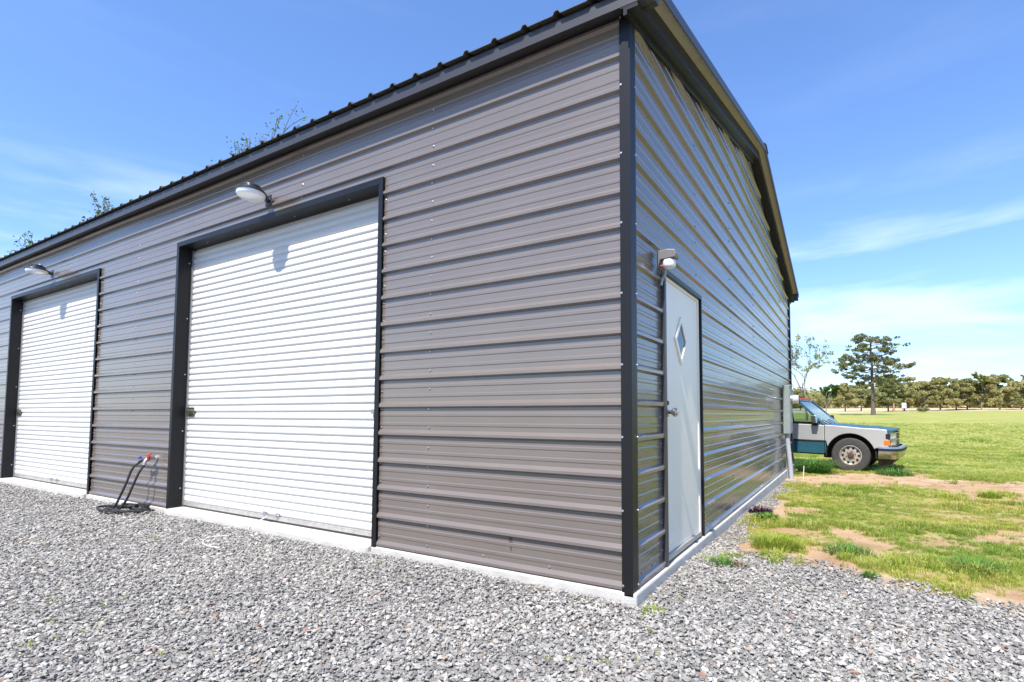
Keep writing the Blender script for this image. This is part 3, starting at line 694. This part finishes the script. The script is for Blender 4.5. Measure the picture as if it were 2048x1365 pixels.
gp.append((np.stack([sx_, sy_, ground_height(sx_, sy_)+.018], 1), np.stack([sx_*0, sx_*0, rng.uniform(0, 6, k_)], 1), np.stack([ss_]*3, 1), rng.integers(0, 6, k_)))
scatter('lawn_grass', *[np.concatenate([p[k] for p in gp]) for k in range(4)], blades, 'patchy green and yellow grass growing beside and behind the garage', 'grass')
def clump_mat(nm, c, c2):
    m_ = mat(nm, c, .6, var=.35, vscale=25); nn = m_.node_tree.nodes; ll = m_.node_tree.links; tr = nn.new('ShaderNodeBsdfTranslucent'); tr.inputs[0].default_value = (*c2, 1)
    ms = nn.new('ShaderNodeMixShader'); ms.inputs[0].default_value = .35; ll.new(nn['Principled BSDF'].outputs[0], ms.inputs[1]); ll.new(tr.outputs[0], ms.inputs[2]); ll.new(ms.outputs[0], nn['Material Output'].inputs[0]); return m_
M_cl = [clump_mat('deep_green_blades', (.11, .24, .03), (.16, .34, .04)), clump_mat('yellow_green_blades', (.30, .37, .045), (.36, .44, .05)), clump_mat('rust_blades', (.20, .10, .03), (.25, .12, .03)), clump_mat('lush_blades', (.10, .22, .04), (.15, .34, .05)), clump_mat('purple_leaves', (.10, .045, .06), (.12, .05, .07))]
def clump(name, x, y, nb, h0, h1, wd, spread, lean, mi, label, cat='grass clump'):
    o = link(bpy.data.objects.new(name, blade_mesh(name, nb, h0, h1, wd, spread, lean, M_cl[mi], int(abs(x*71+y*131)*10)))); o.location = (x, y, GZ(x, y)); tag(o, label, cat); return o
clump('grass_clump', .30, 1.13, 340, .03, .10, .005, .105, .9, 0, 'small bright green grass clump at the gravel edge by the walk-in door')
clump('grass_clump', .43, 1.13, 130, .02, .075, .005, .06, .9, 2, 'rust brown grass clump beside the small bright green one')
clump('grass_clump', .60, 1.80, 620, .06, .21, .006, .19, 1.0, 1, 'wide yellow-green grass clump near the gable wall')
clump('grass_clump', 1.16, 1.92, 420, .04, .14, .006, .19, 1.1, 0, 'low spreading green grass clump between yard gravel and lawn')
clump('grass_clump', 1.98, 1.86, 420, .04, .15, .006, .20, 1.1, 0, 'low green grass clump farthest right along the gravel edge')
clump('grass_clump', 2.97, 6.86, 420, .06, .17, .008, .15, .8, 1, 'round grass clump alone on the bare sandy strip')
clump('grass_clump', .16, -.06, 150, .02, .06, .004, .075, .9, 1, 'tiny grass clump in the gravel at the garage corner')
clump('grass_clump', 1.30, 1.27, 160, .02, .07, .005, .06, 1.0, 0, 'tiny green grass clump in the gravel right of the walk-in door')
clump('tall_grass_clump', .42, 9.72, 1000, .20, .60, .012, .30, 1.7, 3, 'tall lush green grass clump beside the truck door')
clump('tall_grass_clump', 1.95, 10.1, 520, .08, .28, .010, .34, 1.6, 3, 'dark green grass clump below the truck bumper')
clump('weed', .22, 3.55, 260, .03, .13, .020, .13, 1.2, 4, 'dark purple weed at the foot of the gable wall', 'weed')
clump('weed', .34, 3.2, 260, .03, .10, .016, .15, 1.2, 0, 'low green leafy weed beside the purple weed', 'weed')
st = MB().tube([(0, 0, -.1), (.02, .0, .27)], .008, 6).build('marker_stake', M_rope); st.location = (.34, 7.95, GZ(.34, 7.95)); tag(st, 'thin white marker stake in the ground beside the meter conduit', 'stake')
ld = MB().lathe([(.075, -.03), (.075, .012), (.06, .022), (.0, .024)], 20).build('utility_lid', mat('green_plastic', (.03, .22, .13), .5)); ld.location = (.33, 6.95, GZ(.33, 6.95)+.01); tag(ld, 'small green plastic utility lid in the grass near the meter', 'lid')

# ------------------------------------------------------------------ pickup truck (local: x forward, -y nearer side, z up, origin under front axle)
M_silver = mat('silver_paint', (.56, .545, .53), .30, metal=.5, var=.07, vscale=2.5, coat=.3)
M_teal = mat('teal_blue_paint', (.016, .075, .105), .42, var=.2, vscale=3, coat=.12)
M_chrome = mat('chrome', (.50, .49, .47), .26, metal=1, var=.2, vscale=14)
M_tyre = mat('tyre_rubber', (.045, .042, .040), .78, var=.25, vscale=14, bump=.3, bscale=60)
M_rim = mat('dusty_alloy', (.50, .44, .38), .42, metal=.55, var=.18, vscale=18)
M_rust = mat('rusty_underbody', (.085, .045, .028), .9, var=.5, vscale=12)
M_under = mat('black_underbody', (.012, .011, .011), .9)
M_amber = mat('amber_lens', (.85, .16, .02), .2, spec=.6)
M_parkl = mat('faded_turn_lens', (.60, .47, .33), .3)
M_lampg = mat('headlamp_glass', (.55, .60, .62), .08, spec=.8)
M_autog = mat('auto_glass', (.58, .68, .66), .015, trans=1.0, ior=1.12)
M_seat = mat('seat_cloth', (.05, .06, .08), .9, var=.2, vscale=20)
PSI = math.radians(8)
tx, ty = 1.13, 10.60
truck = empty('pickup_truck', (tx+.90*math.sin(PSI), ty+.90*math.cos(PSI), GZ(tx, ty)-.025), (0, math.radians(1.3), -PSI))
tag(truck, 'two-tone silver and teal pickup truck parked behind the garage', 'truck')
HW = .96
def arc(cx, cz, r, a0, a1, n_): return [(cx+r*math.cos(math.radians(a0+(a1-a0)*i/n_)), cz+r*math.sin(math.radians(a0+(a1-a0)*i/n_))) for i in range(n_+1)]
def side_pair(poly, nm, mt, yo, th=.05, bev=.012, only=None):
    r = []
    for s in ((-1, 1) if only is None else (only,)):
        r.append(MB().prism(poly, 'y', s*yo, s*(yo-th)).build(nm, mt, truck, bevel=bev))
    return r
AX = -3.35    # rear axle
front_arch = arc(0, .40, .505, 20, 160, 14)
fender = [(-.535, .70), (-.535, 1.085), (-.2, 1.068), (.25, 1.036), (.55, 1.032), (.72, 1.012), (.745, .80), (.745, .60)]+[(.52, .60)]+front_arch[:]+[(-.50, .70)]
side_pair(fender, 'fender', M_silver, HW)
side_pair([(-.535, .425), (-.535, .697), (-.498, .697), (-.505, .55), (-.515, .425)], 'fender_lower', M_teal, HW, bev=.004)
side_pair([(-.545, .70), (-1.62, .70), (-1.62, 1.10), (-.545, 1.075)], 'door', M_silver, HW)
side_pair([(-.545, .40), (-1.62, .40), (-1.62, .697), (-.545, .697)], 'door_lower', M_teal, HW)
side_pair([(-.505, .683), (-1.62, .683), (-1.62, .72), (-.505, .72)], 'side_moulding', M_under, HW+.012, .02, .004)
side_pair([(-.70, .700), (-1.0, .700), (-1.0, .712), (-.70, .712)], 'badge', M_chrome, HW+.016, .006, .001)
side_pair([(-1.625, .42), (-2.0, .42), (-2.0, 1.13), (-1.625, 1.10)], 'cab_corner', M_silver, HW)
bedp = [(-2.04, .42), (-2.04, 1.15), (-4.35, 1.15), (-4.35, .55), (AX-.52, .50)]+arc(AX, .40, .505, 168, 12, 14)+[(AX+.52, .42)]
side_pair(bedp, 'bed_side', M_silver, HW)
MB().box((-4.40, -HW+.06, .55), (-4.34, HW-.06, 1.14)).build('tailgate', M_teal, truck, bevel=.01)
MB().box((-4.33, -HW+.055, .60), (-2.06, HW-.055, .66)).build('bed_floor', M_teal, truck)
# hood and cowl: grid with crown, edges turned down in teal
def hood_z(x): return float(np.interp(x, [-.60, -.2, .25, .55, .78, .86], [1.098, 1.084, 1.062, 1.044, 1.024, .985]))
V = []; hx = [-.58, -.4, -.1, .2, .45, .62, .72, .78]; hy = [-.955, -.93, -.80, -.4, 0, .4, .80, .93, .955]
for x in hx:
    for y in hy:
        xf = x+(.10*(1-(abs(y)/.955)**2.4) if x > .6 else (.06*(1-(abs(y)/.955)**2.4) if x > .4 else 0)); e = 1-(abs(y)/.955)**6
        V.append((xf, y, hood_z(x)-.004+.018*(1-(y/.955)**2)-.030*(1-e)))
nyh = len(hy); Fs = [(i*nyh+j, i*nyh+j+1, (i+1)*nyh+j+1, (i+1)*nyh+j) for i in range(len(hx)-1) for j in range(nyh-1)]
base_ = len(V); V += [(v[0], v[1], v[2]-.045) for v in V]
Fs += [tuple(base_+k for k in f[::-1]) for f in Fs]
rim_ = [j for j in range(nyh)]+[i*nyh+nyh-1 for i in range(1, len(hx))]+[(len(hx)-1)*nyh+j for j in range(nyh-2, -1, -1)]+[i*nyh for i in range(len(hx)-2, 0, -1)]
Fs += [(rim_[k], rim_[(k+1) % len(rim_)], base_+rim_[(k+1) % len(rim_)], base_+rim_[k]) for k in range(len(rim_))]
ho = link(bpy.data.objects.new('hood', mesh_from('hood', V, Fs, M_teal)), truck); smooth_by_angle(ho, 50)
# cab: pillars, roof, glass
zr = 1.70
def strip_between(a, b, w_, d_, nm, mt):   # bar between two points with rectangular section
    a = Vector(a); b = Vector(b); t_ = (b-a).normalized(); u = Vector((0, 1, 0)); v_ = t_.cross(u).normalized()
    V = [p+u*sx*d_/2+v_*sy*w_/2 for p in (a, b) for sx, sy in ((-1, -1), (1, -1), (1, 1), (-1, 1))]
    o = link(bpy.data.objects.new(nm, mesh_from(nm, V, [(0, 1, 2, 3), (7, 6, 5, 4), (0, 4, 5, 1), (1, 5, 6, 2), (2, 6, 7, 3), (3, 7, 4, 0)], mt)), truck)
    bv = o.modifiers.new('bevel', 'BEVEL'); bv.width = .01; bv.segments = 2; return o
for s in (-1, 1):
    strip_between((-.55, s*.90, 1.075), (-1.17, s*.80, zr-.03), .06, .05, 'pillar', M_teal)
    strip_between((-1.70, s*.90, 1.10), (-1.78, s*.80, zr-.03), .12, .06, 'pillar', M_teal)
    strip_between((-2.0, s*.89, 1.12), (-1.93, s*.79, zr-.03), .08, .06, 'pillar', M_teal)
    V = [(-.66, s*.905, 1.09), (-1.66, s*.905, 1.10), (-1.72, s*.815, zr-.06), (-1.20, s*.815, zr-.06)]
    V2 = [(v[0], v[1]-s*.005, v[2]) for v in V]
    link(bpy.data.objects.new('side_window', mesh_from('side_window', V+V2, [(0, 1, 2, 3), (7, 6, 5, 4), (0, 4, 5, 1), (1, 5, 6, 2), (2, 6, 7, 3), (3, 7, 4, 0)], M_autog)), truck)
    strip_between((-.56, s*.915, 1.088), (-1.66, s*.915, 1.105), .028, .03, 'belt_trim', M_under)
# windshield
V = [(-.52, -.84, 1.09), (-.52, .84, 1.09), (-1.16, .76, zr-.045), (-1.16, -.76, zr-.045)]; V2 = [(v[0]-.006, v[1], v[2]-.005) for v in V]
link(bpy.data.objects.new('windshield', mesh_from('windshield', V+V2, [(0, 1, 2, 3), (7, 6, 5, 4), (0, 4, 5, 1), (1, 5, 6, 2), (2, 6, 7, 3), (3, 7, 4, 0)], M_autog)), truck)
b_ = MB().prism([(-1.13, zr-.05), (-1.20, zr-.005), (-1.5, zr+.02), (-1.85, zr+.005), (-1.97, zr-.05)], 'y', -.83, .83); smooth_by_angle(b_.build('roof', M_teal, truck, bevel=.02), 30)
for yy_ in (-.55, -.2, .2, .55): MB().box((-1.24, yy_-.05, zr-.01), (-1.18, yy_+.05, zr+.035)).build('marker_light', M_red, truck, bevel=.008)
MB().box((-2.03, -.88, .5), (-1.985, .88, 1.12)).build('cab_back', M_teal, truck)
MB().prism([(-1.985, 1.16), (-1.995, 1.16), (-1.945, zr-.08), (-1.935, zr-.08)], 'y', -.70, .70).build('rear_window', M_autog, truck)
# wipers
for yy_ in (-.45, .25): MB().tube([(-.50, yy_, 1.105), (-.62, yy_-.22, 1.20), (-.60, yy_-.42, 1.185)], .008, 6).build('wiper', M_under, truck)
# inside
MB().box((-1.62, -.72, .62), (-1.10, .72, .93)).build('bench_seat', M_seat, truck, bevel=.05)
MB().box((-1.78, -.72, .80), (-1.62, .72, 1.38)).build('seat_back', M_seat, truck, bevel=.05)
MB().box((-.86, -.84, .70), (-.56, .84, 1.06)).build('dashboard', M_under, truck, bevel=.03)
sw = MB(); ring = [Matrix.Translation((-.98, .36, 1.08)) @ Matrix.Rotation(math.radians(-60), 4, 'Y') @ Vector((.19*math.cos(q*.3927), .19*math.sin(q*.3927), 0)) for q in range(17)]
sw.tube(ring, .014, 6, cap=False).build('steering_wheel', M_under, truck)
# mirror
for s in (-1, 1):
    MB().prism([(-.66, 1.12), (-.78, 1.12), (-.80, 1.30), (-.70, 1.31)], 'y', s*(HW+.03), s*(HW+.18)).build('mirror', M_chrome if s < 0 else M_under, truck, bevel=.015)
    MB().prism([(-.66, 1.06), (-.78, 1.06), (-.74, 1.15), (-.68, 1.15)], 'y', s*(HW-.03), s*(HW+.09)).build('mirror_arm', M_under, truck, bevel=.008)
    MB().box((-1.50, s*(HW-.002), .965), (-1.34, s*(HW+.02), 1.005)).build('door_handle', M_chrome, truck, bevel=.006)
# front face, curved in plan
def front_x(y, base=.80, c=.10): return base+c*(1-(abs(y)/.93)**2.2)
def curved_bar(z0, z1, y0, y1, dx, nm, mt, base=.755, c=.10, depth=.03, ns=10, bev=0):
    V = []; 
    for i in range(ns+1):
        y = y0+(y1-y0)*i/ns; x = front_x(y, base+dx, c); V += [(x, y, z0), (x, y, z1), (x-depth, y, z1), (x-depth, y, z0)]
    Fs = []
    for i in range(ns):
        for k in range(4): Fs.append((4*i+k, 4*i+(k+1) % 4, 4*i+4+(k+1) % 4, 4*i+4+k))
    Fs += [(3, 2, 1, 0), tuple(4*ns+k for k in range(4))]
    return link(bpy.data.objects.new(nm, mesh_from(nm, V, Fs, mt)), truck)
curved_bar(.62, .955, -.93, .93, -.04, 'grille_backing', M_under)
curved_bar(.930, .952, -.93, .93, .012, 'grille_surround', M_chrome)
curved_bar(.780, .808, -.93, .93, .016, 'grille_surround', M_chrome)
curved_bar(.640, .660, -.93, .93, .012, 'grille_surround', M_chrome)
for s in (-1, 1):
    for (a, c_) in ((.40, .62), (.64, .84)): curved_bar(.815, .925, s*a, s*c_, .004, 'headlight', M_lampg)
    curved_bar(.668, .775, s*.42, s*.76, .004, 'turn_signal', M_parkl)
    MB().box((.66, s*.80, .665), (.772, s*(HW+.006), .785)).build('corner_lamp', M_amber, truck, bevel=.012)
    curved_bar(.655, .945, s*.385, s*.40, .014, 'grille_surround', M_chrome, ns=2)
    MB().box((.69, s*.845, .80), (.775, s*(HW+.002), .93)).build('headlight_bezel', M_under, truck, bevel=.01)
for zz in (.69, .72, .75, .83, .86, .89): curved_bar(zz, zz+.010, -.38, .38, .002, 'grille_bar', M_chrome)
# bumper swept round the front
plan = [(.56, -1.0), (.72, -.995), (.84, -.94), (.92, -.80), (.97, -.5), (.985, 0), (.97, .5), (.92, .80), (.84, .94), (.72, .995), (.56, 1.0)]
def sweep(prof, nm, mt, off=0):
    V = []; k = len(prof)
    for i, (x, y) in enumerate(plan):
        a = Vector(plan[max(i-1, 0)]); c_ = Vector(plan[min(i+1, len(plan)-1)]); t_ = (c_-a).normalized(); nrm = Vector((t_.y, -t_.x))
        for (o_, z) in prof: V.append((x+nrm.x*(o_+off), y+nrm.y*(o_+off), z))
    Fs = [(i*k+j, (i+1)*k+j, (i+1)*k+(j+1) % k, i*k+(j+1) % k) for i in range(len(plan)-1) for j in range(k)]
    Fs += [tuple(range(k)), tuple((len(plan)-1)*k+j for j in range(k-1, -1, -1))]
    return smooth_by_angle(link(bpy.data.objects.new(nm, mesh_from(nm, V, Fs, mt)), truck), 40)
sweep([(-.06, .640), (0.0, .637), (.010, .590), (.010, .52), (-.005, .42), (-.05, .365), (-.07, .37)], 'bumper', M_chrome)
sweep([(.011, .600), (.024, .596), (.024, .545), (.011, .541)], 'bumper_strip', M_under)
MB().prism([(.50, .44), (.88, .40), (.80, .24), (.55, .20)], 'y', -.80, .80).build('valance', M_rust, truck, bevel=.02)
# wheel wells, chassis
MB().box((-.60, -.70, .30), (.70, .70, .94)).build('engine_bay', M_under, truck)
MB().box((-4.3, -.55, .35), (-.6, .55, .58)).build('chassis', M_under, truck)
MB().tube([(0, -.74, .40), (0, .74, .40)], .07, 10).build('axle', M_rust, truck)
MB().tube([(AX, -.74, .40), (AX, .74, .40)], .08, 10).build('axle', M_rust, truck)
for s in (-1, 1):
    for cx in (0, AX):
        pts_o = arc(cx, .40, .53, -5, 185, 16); pts_i = arc(cx, .40, .50, 185, -5, 16)
        MB().prism(pts_o+pts_i, 'y', s*.62, s*.908).build('wheel_well', M_under, truck)
for cx in (0, AX):
    for s in (-1, 1):
        Mx = Matrix.Translation((cx, s*.80, .40)) @ Matrix.Rotation(s*-math.pi/2, 4, 'X')
        tyr = MB().lathe([(.22, -.11), (.30, -.125), (.375, -.115), (.398, -.09), (.402, 0), (.398, .09), (.375, .115), (.30, .125), (.225, .112), (.22, .06)], 40, Mx)
        to = smooth_by_angle(tyr.build('wheel', M_tyre, truck), 30)
        ri = MB().lathe([(.222, .10), (.228, .114), (.215, .116), (.205, .085), (.19, .074), (.13, .088), (.085, .082), (.0, .08)], 36, Mx, cap0=False); smooth_by_angle(ri.build('rim', M_rim, to), 40)
        MB().lathe([(.070, .075), (.066, .112), (.045, .124), (.0, .126)], 18, Mx).build('hub_cap', M_rust, to)
        for q in range(10):
            a = q*.6283; MB().lathe([(.027, .0795), (.027, .0895), (.0, .0896)], 12, Mx @ Matrix.Translation((.165*math.cos(a), .165*math.sin(a), 0))).build('hole_shade_disc', M_under, to)  # raised black discs paint in the shade of the rim's holes
        for q in range(6):
            a = q*1.047+.3; MB().lathe([(.013, .08), (.012, .098), (.0, .10)], 6, Mx @ Matrix.Translation((.095*math.cos(a), .095*math.sin(a), 0))).build('lug_nut', M_rust, to)

# ------------------------------------------------------------------ trees
def leaf_mat(name, c0, c1, trans=.3):
    m_ = bpy.data.materials.new(name); m_.use_nodes = True; n_ = m_.node_tree.nodes; l_ = m_.node_tree.links; p = n_['Principled BSDF']; p.inputs['Roughness'].default_value = .7; p.inputs['Specular IOR Level'].default_value = .2
    at = n_.new('ShaderNodeAttribute'); at.attribute_name = 'tone'; r = n_.new('ShaderNodeValToRGB'); r.color_ramp.elements[0].color = (*c0, 1); r.color_ramp.elements[1].color = (*c1, 1)
    l_.new(at.outputs['Fac'], r.inputs[0]); l_.new(r.outputs[0], p.inputs['Base Color']); tr = n_.new('ShaderNodeBsdfTranslucent'); l_.new(r.outputs[0], tr.inputs[0])
    ms = n_.new('ShaderNodeMixShader'); ms.inputs[0].default_value = trans; l_.new(p.outputs[0], ms.inputs[1]); l_.new(tr.outputs[0], ms.inputs[2]); l_.new(ms.outputs[0], n_['Material Output'].inputs[0]); return m_
M_bark = mat('pine_bark', (.13, .095, .075), .9, var=.35, vscale=4, bump=.6, bscale=14)
M_bark2 = mat('grey_bark', (.20, .18, .16), .9, var=.25, vscale=4)
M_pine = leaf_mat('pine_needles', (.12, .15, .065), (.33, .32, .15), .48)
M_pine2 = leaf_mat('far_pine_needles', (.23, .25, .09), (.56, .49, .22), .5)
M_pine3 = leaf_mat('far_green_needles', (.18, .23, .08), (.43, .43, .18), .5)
M_spring = leaf_mat('spring_leaves', (.17, .19, .045), (.34, .32, .10), .4)
M_leafg = leaf_mat('young_green_leaves', (.07, .13, .025), (.16, .22, .05), .4)
def leaf_cloud(centers, radii, counts, size, seed, flat=.55, elong=1.0):
    g = np.random.default_rng(seed); P = []; T = []
    for c_, r_, k in zip(centers, radii, counts):
        d = g.normal(size=(k, 3)); d /= np.linalg.norm(d, axis=1)[:, None]; rad = r_*g.random(k)**.45
        p = d*rad[:, None]*np.array([1, 1, flat])+np.array(c_); P.append(p); T.append(np.clip(g.random()*.55+g.random(k)*.45, 0, 1))
    P = np.concatenate(P); T = np.concatenate(T); k = len(P)
    u = g.normal(size=(k, 3)); u /= np.linalg.norm(u, axis=1)[:, None]; v = g.normal(size=(k, 3)); v = np.cross(u, v); v /= np.linalg.norm(v, axis=1)[:, None]
    s = size*(.6+.8*g.random(k))[:, None]
    A = P+u*s*elong; B_ = P-u*s*elong*.5+v*s*.7; D_ = P-u*s*elong*.5-v*s*.7
    V = np.stack([A, B_, D_], 1).reshape(-1, 3); Fs = np.arange(3*k).reshape(-1, 3)
    return V, Fs, np.repeat(T, 3)
def leaf_obj(name, data, mt, parent):
    V, Fs, T = data; me = bpy.data.meshes.new(name); me.vertices.add(len(V)); me.vertices.foreach_set('co', V.astype(np.float32).ravel())
    me.loops.add(Fs.size); me.loops.foreach_set('vertex_index', Fs.ravel().astype(np.int32)); me.polygons.add(len(Fs)); me.polygons.foreach_set('loop_start', np.arange(0, Fs.size, 3, dtype=np.int32)); me.polygons.foreach_set('loop_total', np.full(len(Fs), 3, np.int32)); me.update()
    a = me.attributes.new('tone', 'FLOAT', 'POINT'); a.data.foreach_set('value', T.astype(np.float32)); me.materials.append(mt)
    return link(bpy.data.objects.new(name, me), parent)
def pine(loc, H, spread, seed, label, low=.28, nl=34, leafmat=M_pine, size=.20, per=150, group=None, clump_r=.62, trunk_r=.02, name='pine_tree', more=1):
    r = random.Random(seed); t_ = empty(name, loc); tag(t_, label, 'tree', group)
    tr = MB(); tp = [(0, 0, -.4)]+[(r.uniform(-.012, .012)*H*k/8, r.uniform(-.012, .012)*H*k/8, H*k/8) for k in range(1, 9)]
    tr.tube(tp, [H*trunk_r*(1-.085*k)*(1.25 if k == 0 else 1) for k in range(9)], 8)
    cs = []; rs = []; ks = []
    for q in range(nl):
        f = low+(1-low)*(q+.5*r.random())/nl; z = H*f; a = q*2.4+r.uniform(-.4, .4)
        prof = math.sin(math.pi*min(1, (1.03-f)/(1.03-low)*.62+.10))**.8
        ln = spread*prof*r.uniform(.62, 1.12); rise = r.uniform(.02, .32)*ln; base = Vector((0, 0, z)); tip = Vector((math.cos(a)*ln, math.sin(a)*ln, z+rise)); md = base.lerp(tip, .5)+Vector((0, 0, -.06*ln))
        tr.tube([base, md, tip], [H*.0055, H*.004, H*.0015], 5)
        for k in range(max(2, int(ln/1.0)+1)*more):
            u = r.uniform(.45, 1.05); c_ = base.lerp(tip, u)+Vector((r.gauss(0, .10*ln+.15), r.gauss(0, .10*ln+.15), r.uniform(-.05, .35)))
            if k: tr.tube([base.lerp(tip, u*.8), c_], [H*.0025, H*.001], 4)
            cs.append(tuple(c_)); rs.append(clump_r*r.uniform(.6, 1.2)*H/12); ks.append(int(per*r.uniform(.5, 1.2)))
    tr.build('trunk', M_bark, t_)
    leaf_obj('crown', leaf_cloud(cs, rs, ks, size, seed), leafmat, t_)
    return t_
def branchy(loc, H, seed, label, leafmat, leaf_n, leaf_size, spread=.55, depth=5, group=None, bark=M_bark2, leaf_from=.35, thick=.016, name='broadleaf_tree', twig=.0011, centre=False):
    r = random.Random(seed); t_ = empty(name, loc); tag(t_, label, 'tree', group); tr = MB(); tips = []
    def grow(p, d, ln, rad, lv):
        q = p; pts = [p]; rr_ = [rad]
        for k in range(3):
            d = (d+Vector((r.gauss(0, .10), r.gauss(0, .10), r.gauss(.04, .06)))).normalized(); q = q+d*ln/3; pts.append(q); rr_.append(rad*(1-.13*(k+1)))
        tr.tube(pts, rr_, 6 if lv < 2 else (4 if lv < 4 else 3), cap=False)
        if lv >= 3: tips.append(tuple(q)); tips.append(tuple(pts[2]))
        if lv >= depth: return
        for k in range(r.choice((2, 3, 3)) if lv else 4):
            a = r.uniform(0, 6.283); o_ = d.orthogonal().normalized(); o_ = Matrix.Rotation(a, 3, d) @ o_; sp_ = spread*r.uniform(.6, 1.25)
            grow(pts[-1] if k < 2 else pts[2], (d+o_*sp_+Vector((0, 0, .12))).normalized(), ln*r.uniform(.58, .84), max(rad*.60, H*twig), lv+1)
    grow(Vector((0, 0, -.3)), Vector((r.uniform(-.05, .05), r.uniform(-.05, .05), 1)), H*.30, H*thick, 0)
    sc_ = H/max(v[2] for v in tr.V); tr.V = [tuple(Vector(v)*sc_) for v in tr.V]; tips = [tuple(Vector(p)*sc_) for p in tips]
    if centre:
        hi = [v for v in tr.V if v[2] > H*.90]; t_.location = (loc[0]-sum(v[0] for v in hi)/len(hi), loc[1]-sum(v[1] for v in hi)/len(hi), loc[2])
    tr.build('trunk', bark, t_)
    tips = [p for p in tips if p[2] > H*leaf_from]
    r.shuffle(tips); k = min(len(tips), leaf_n)
    leaf_obj('crown', leaf_cloud(tips[:k], [H*.025]*k, [6]*k, leaf_size, seed, .8), leafmat, t_)
    return t_
def toward(px, D):    # direction of an image column on the ground plane -> a spot D metres out
    a = YAW+math.atan((px-1129.9)/1027.75); return 1.22+D*math.sin(a), -3.02+D*math.cos(a)
def put(px, D):
    x, y = toward(px, D); return (x, y, GZ(x, y))
pine(put(1746, 84), 10.9, 4.6, 11, 'tall open-crowned pine standing alone in the field beyond the truck', low=.36, nl=44, size=.14, per=44, clump_r=.46, trunk_r=.025, more=2)
branchy(put(1612, 62), 9.6, 5, 'bare spring tree with few leaves just right of the garage end', M_spring, 330, .12, depth=6, thick=.015, spread=.75, twig=.0010)
branchy(put(1650, 90), 4.6, 9, 'small yellow-green tree between the bare tree and the tall pine', M_leafg, 700, .22, depth=4, leaf_from=.2, spread=.7)
row = [(1600, 150, 6.2, 2.6, 'leftmost'), (1690, 128, 6.6, 3.1, ''), (1722, 140, 7.2, 3.2, ''), (1776, 132, 8.0, 3.5, ''), (1808, 138, 8.2, 3.4, ''), (1846, 142, 7.6, 3.2, ''), (1880, 146, 8.4, 3.5, ''), (1912, 150, 8.2, 3.4, ''), (1934, 156, 8.2, 3.3, ''), (1999, 150, 8.6, 3.9, ''), (2042, 158, 7.0, 3.0, '')]
rl = ['low far pine seen through the bare tree beside the garage', 'far pine left of the lone tall pine, low over the truck hood', 'far pine directly behind the trunk of the lone tall pine', 'bushy far pine just right of the lone tall pine trunk', 'far pine behind the small white sign', 'far pine behind the low dark shrub, with a gap of sky beside it', 'far pine third to the left of the pale yellow tree', 'broad far pine second to the left of the pale yellow tree', 'far pine touching the left side of the pale yellow tree', 'large rounded far pine right of the pale yellow tree', 'far pine at the right edge of the picture']
for (px, D, H, sp_, _), lb in zip(row, rl):
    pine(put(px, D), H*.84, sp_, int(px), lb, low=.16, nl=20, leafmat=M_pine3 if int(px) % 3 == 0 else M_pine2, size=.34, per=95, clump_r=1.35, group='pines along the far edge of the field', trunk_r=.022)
branchy(put(1963, 150), 8.4, 21, 'pale yellow budding tree among the far pines', M_spring, 900, .36, depth=4, leaf_from=.12, spread=.8, thick=.014)
branchy(put(2046, 172), 9.0, 23, 'pale leafless tree at the far right of the tree line', M_spring, 160, .3, depth=4, leaf_from=.3, spread=.7)
for (px, D, H, sd_, lb, ln_) in ((548, 34, 19.9, 31, 'thin young-leaved tree top showing over the middle of the roof', 420), (188, 42, 14.6, 33, 'leafy tree top peeking over the roof above the farther door', 700), (52, 48, 12.9, 35, 'small tree top barely showing over the roof at the left edge', 500)):
    x, y = toward(px, D); branchy((x, y, -.3), H, sd_, lb, M_leafg, ln_, .095, depth=5, leaf_from=.5, spread=.24 if px < 500 else .10, thick=.012, group='trees behind the garage', bark=M_bark, centre=True)
# far wood behind the pines, one mass, bending round to the right of the field
g = np.random.default_rng(5); cs = []; 
for px in np.arange(1540, 2120, 7):
    for k in range(2):
        x, y = toward(px+g.uniform(-3, 3), g.uniform(172, 190)); cs.append((x, y, GZ(x, y)+g.uniform(.8, 4.6)))
for q in np.arange(0, 1, .006):
    x = 46+q*120+g.uniform(-4, 4); y = 185-q*330+g.uniform(-6, 6); cs.append((x, y, GZ(x, y)+g.uniform(1, 6)))
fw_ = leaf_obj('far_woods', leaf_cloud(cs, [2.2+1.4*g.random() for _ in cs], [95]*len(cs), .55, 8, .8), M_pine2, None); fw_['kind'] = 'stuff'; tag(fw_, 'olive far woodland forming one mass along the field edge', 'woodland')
# small things at the far field edge
x, y, z = put(1808, 118); t_ = empty('field_sign', (x, y, z)); tag(t_, 'small white notice board on posts at the field edge', 'sign')
MB().box((-.36, -.03, .75), (.36, .03, 1.75)).build('board', mat('white_sign', (.72, .72, .72), .6), t_, bevel=.02)
for s in (-.28, .28): MB().box((s-.05, .035, -.2), (s+.05, .12, 1.80)).build('post', M_bark2, t_)
x, y, z = put(1787, 119); po = MB().tube([(0, 0, -.2), (0, 0, .5), (.05, 0, 1.7)], [.25, .22, .12], 8).build('stump', mat('orange_wood', (.34, .20, .12), .9, var=.3, vscale=3)); po.location = (x, y, z); tag(po, 'short orange-brown broken stump left of the white sign', 'stump')
x, y, z = put(1845, 116); t_ = empty('field_shrub', (x, y, z)); tag(t_, 'low dark shrub at the field edge right of the white sign', 'shrub')
MB().tube([(0, 0, -.1), (0, 0, .5)], .06, 6).build('stem', M_bark, t_); leaf_obj('foliage', leaf_cloud([(0, 0, .55), (.5, 0, .45), (-.5, 0, .45)], [.6, .5, .5], [120, 90, 90], .2, 3), M_pine, t_)
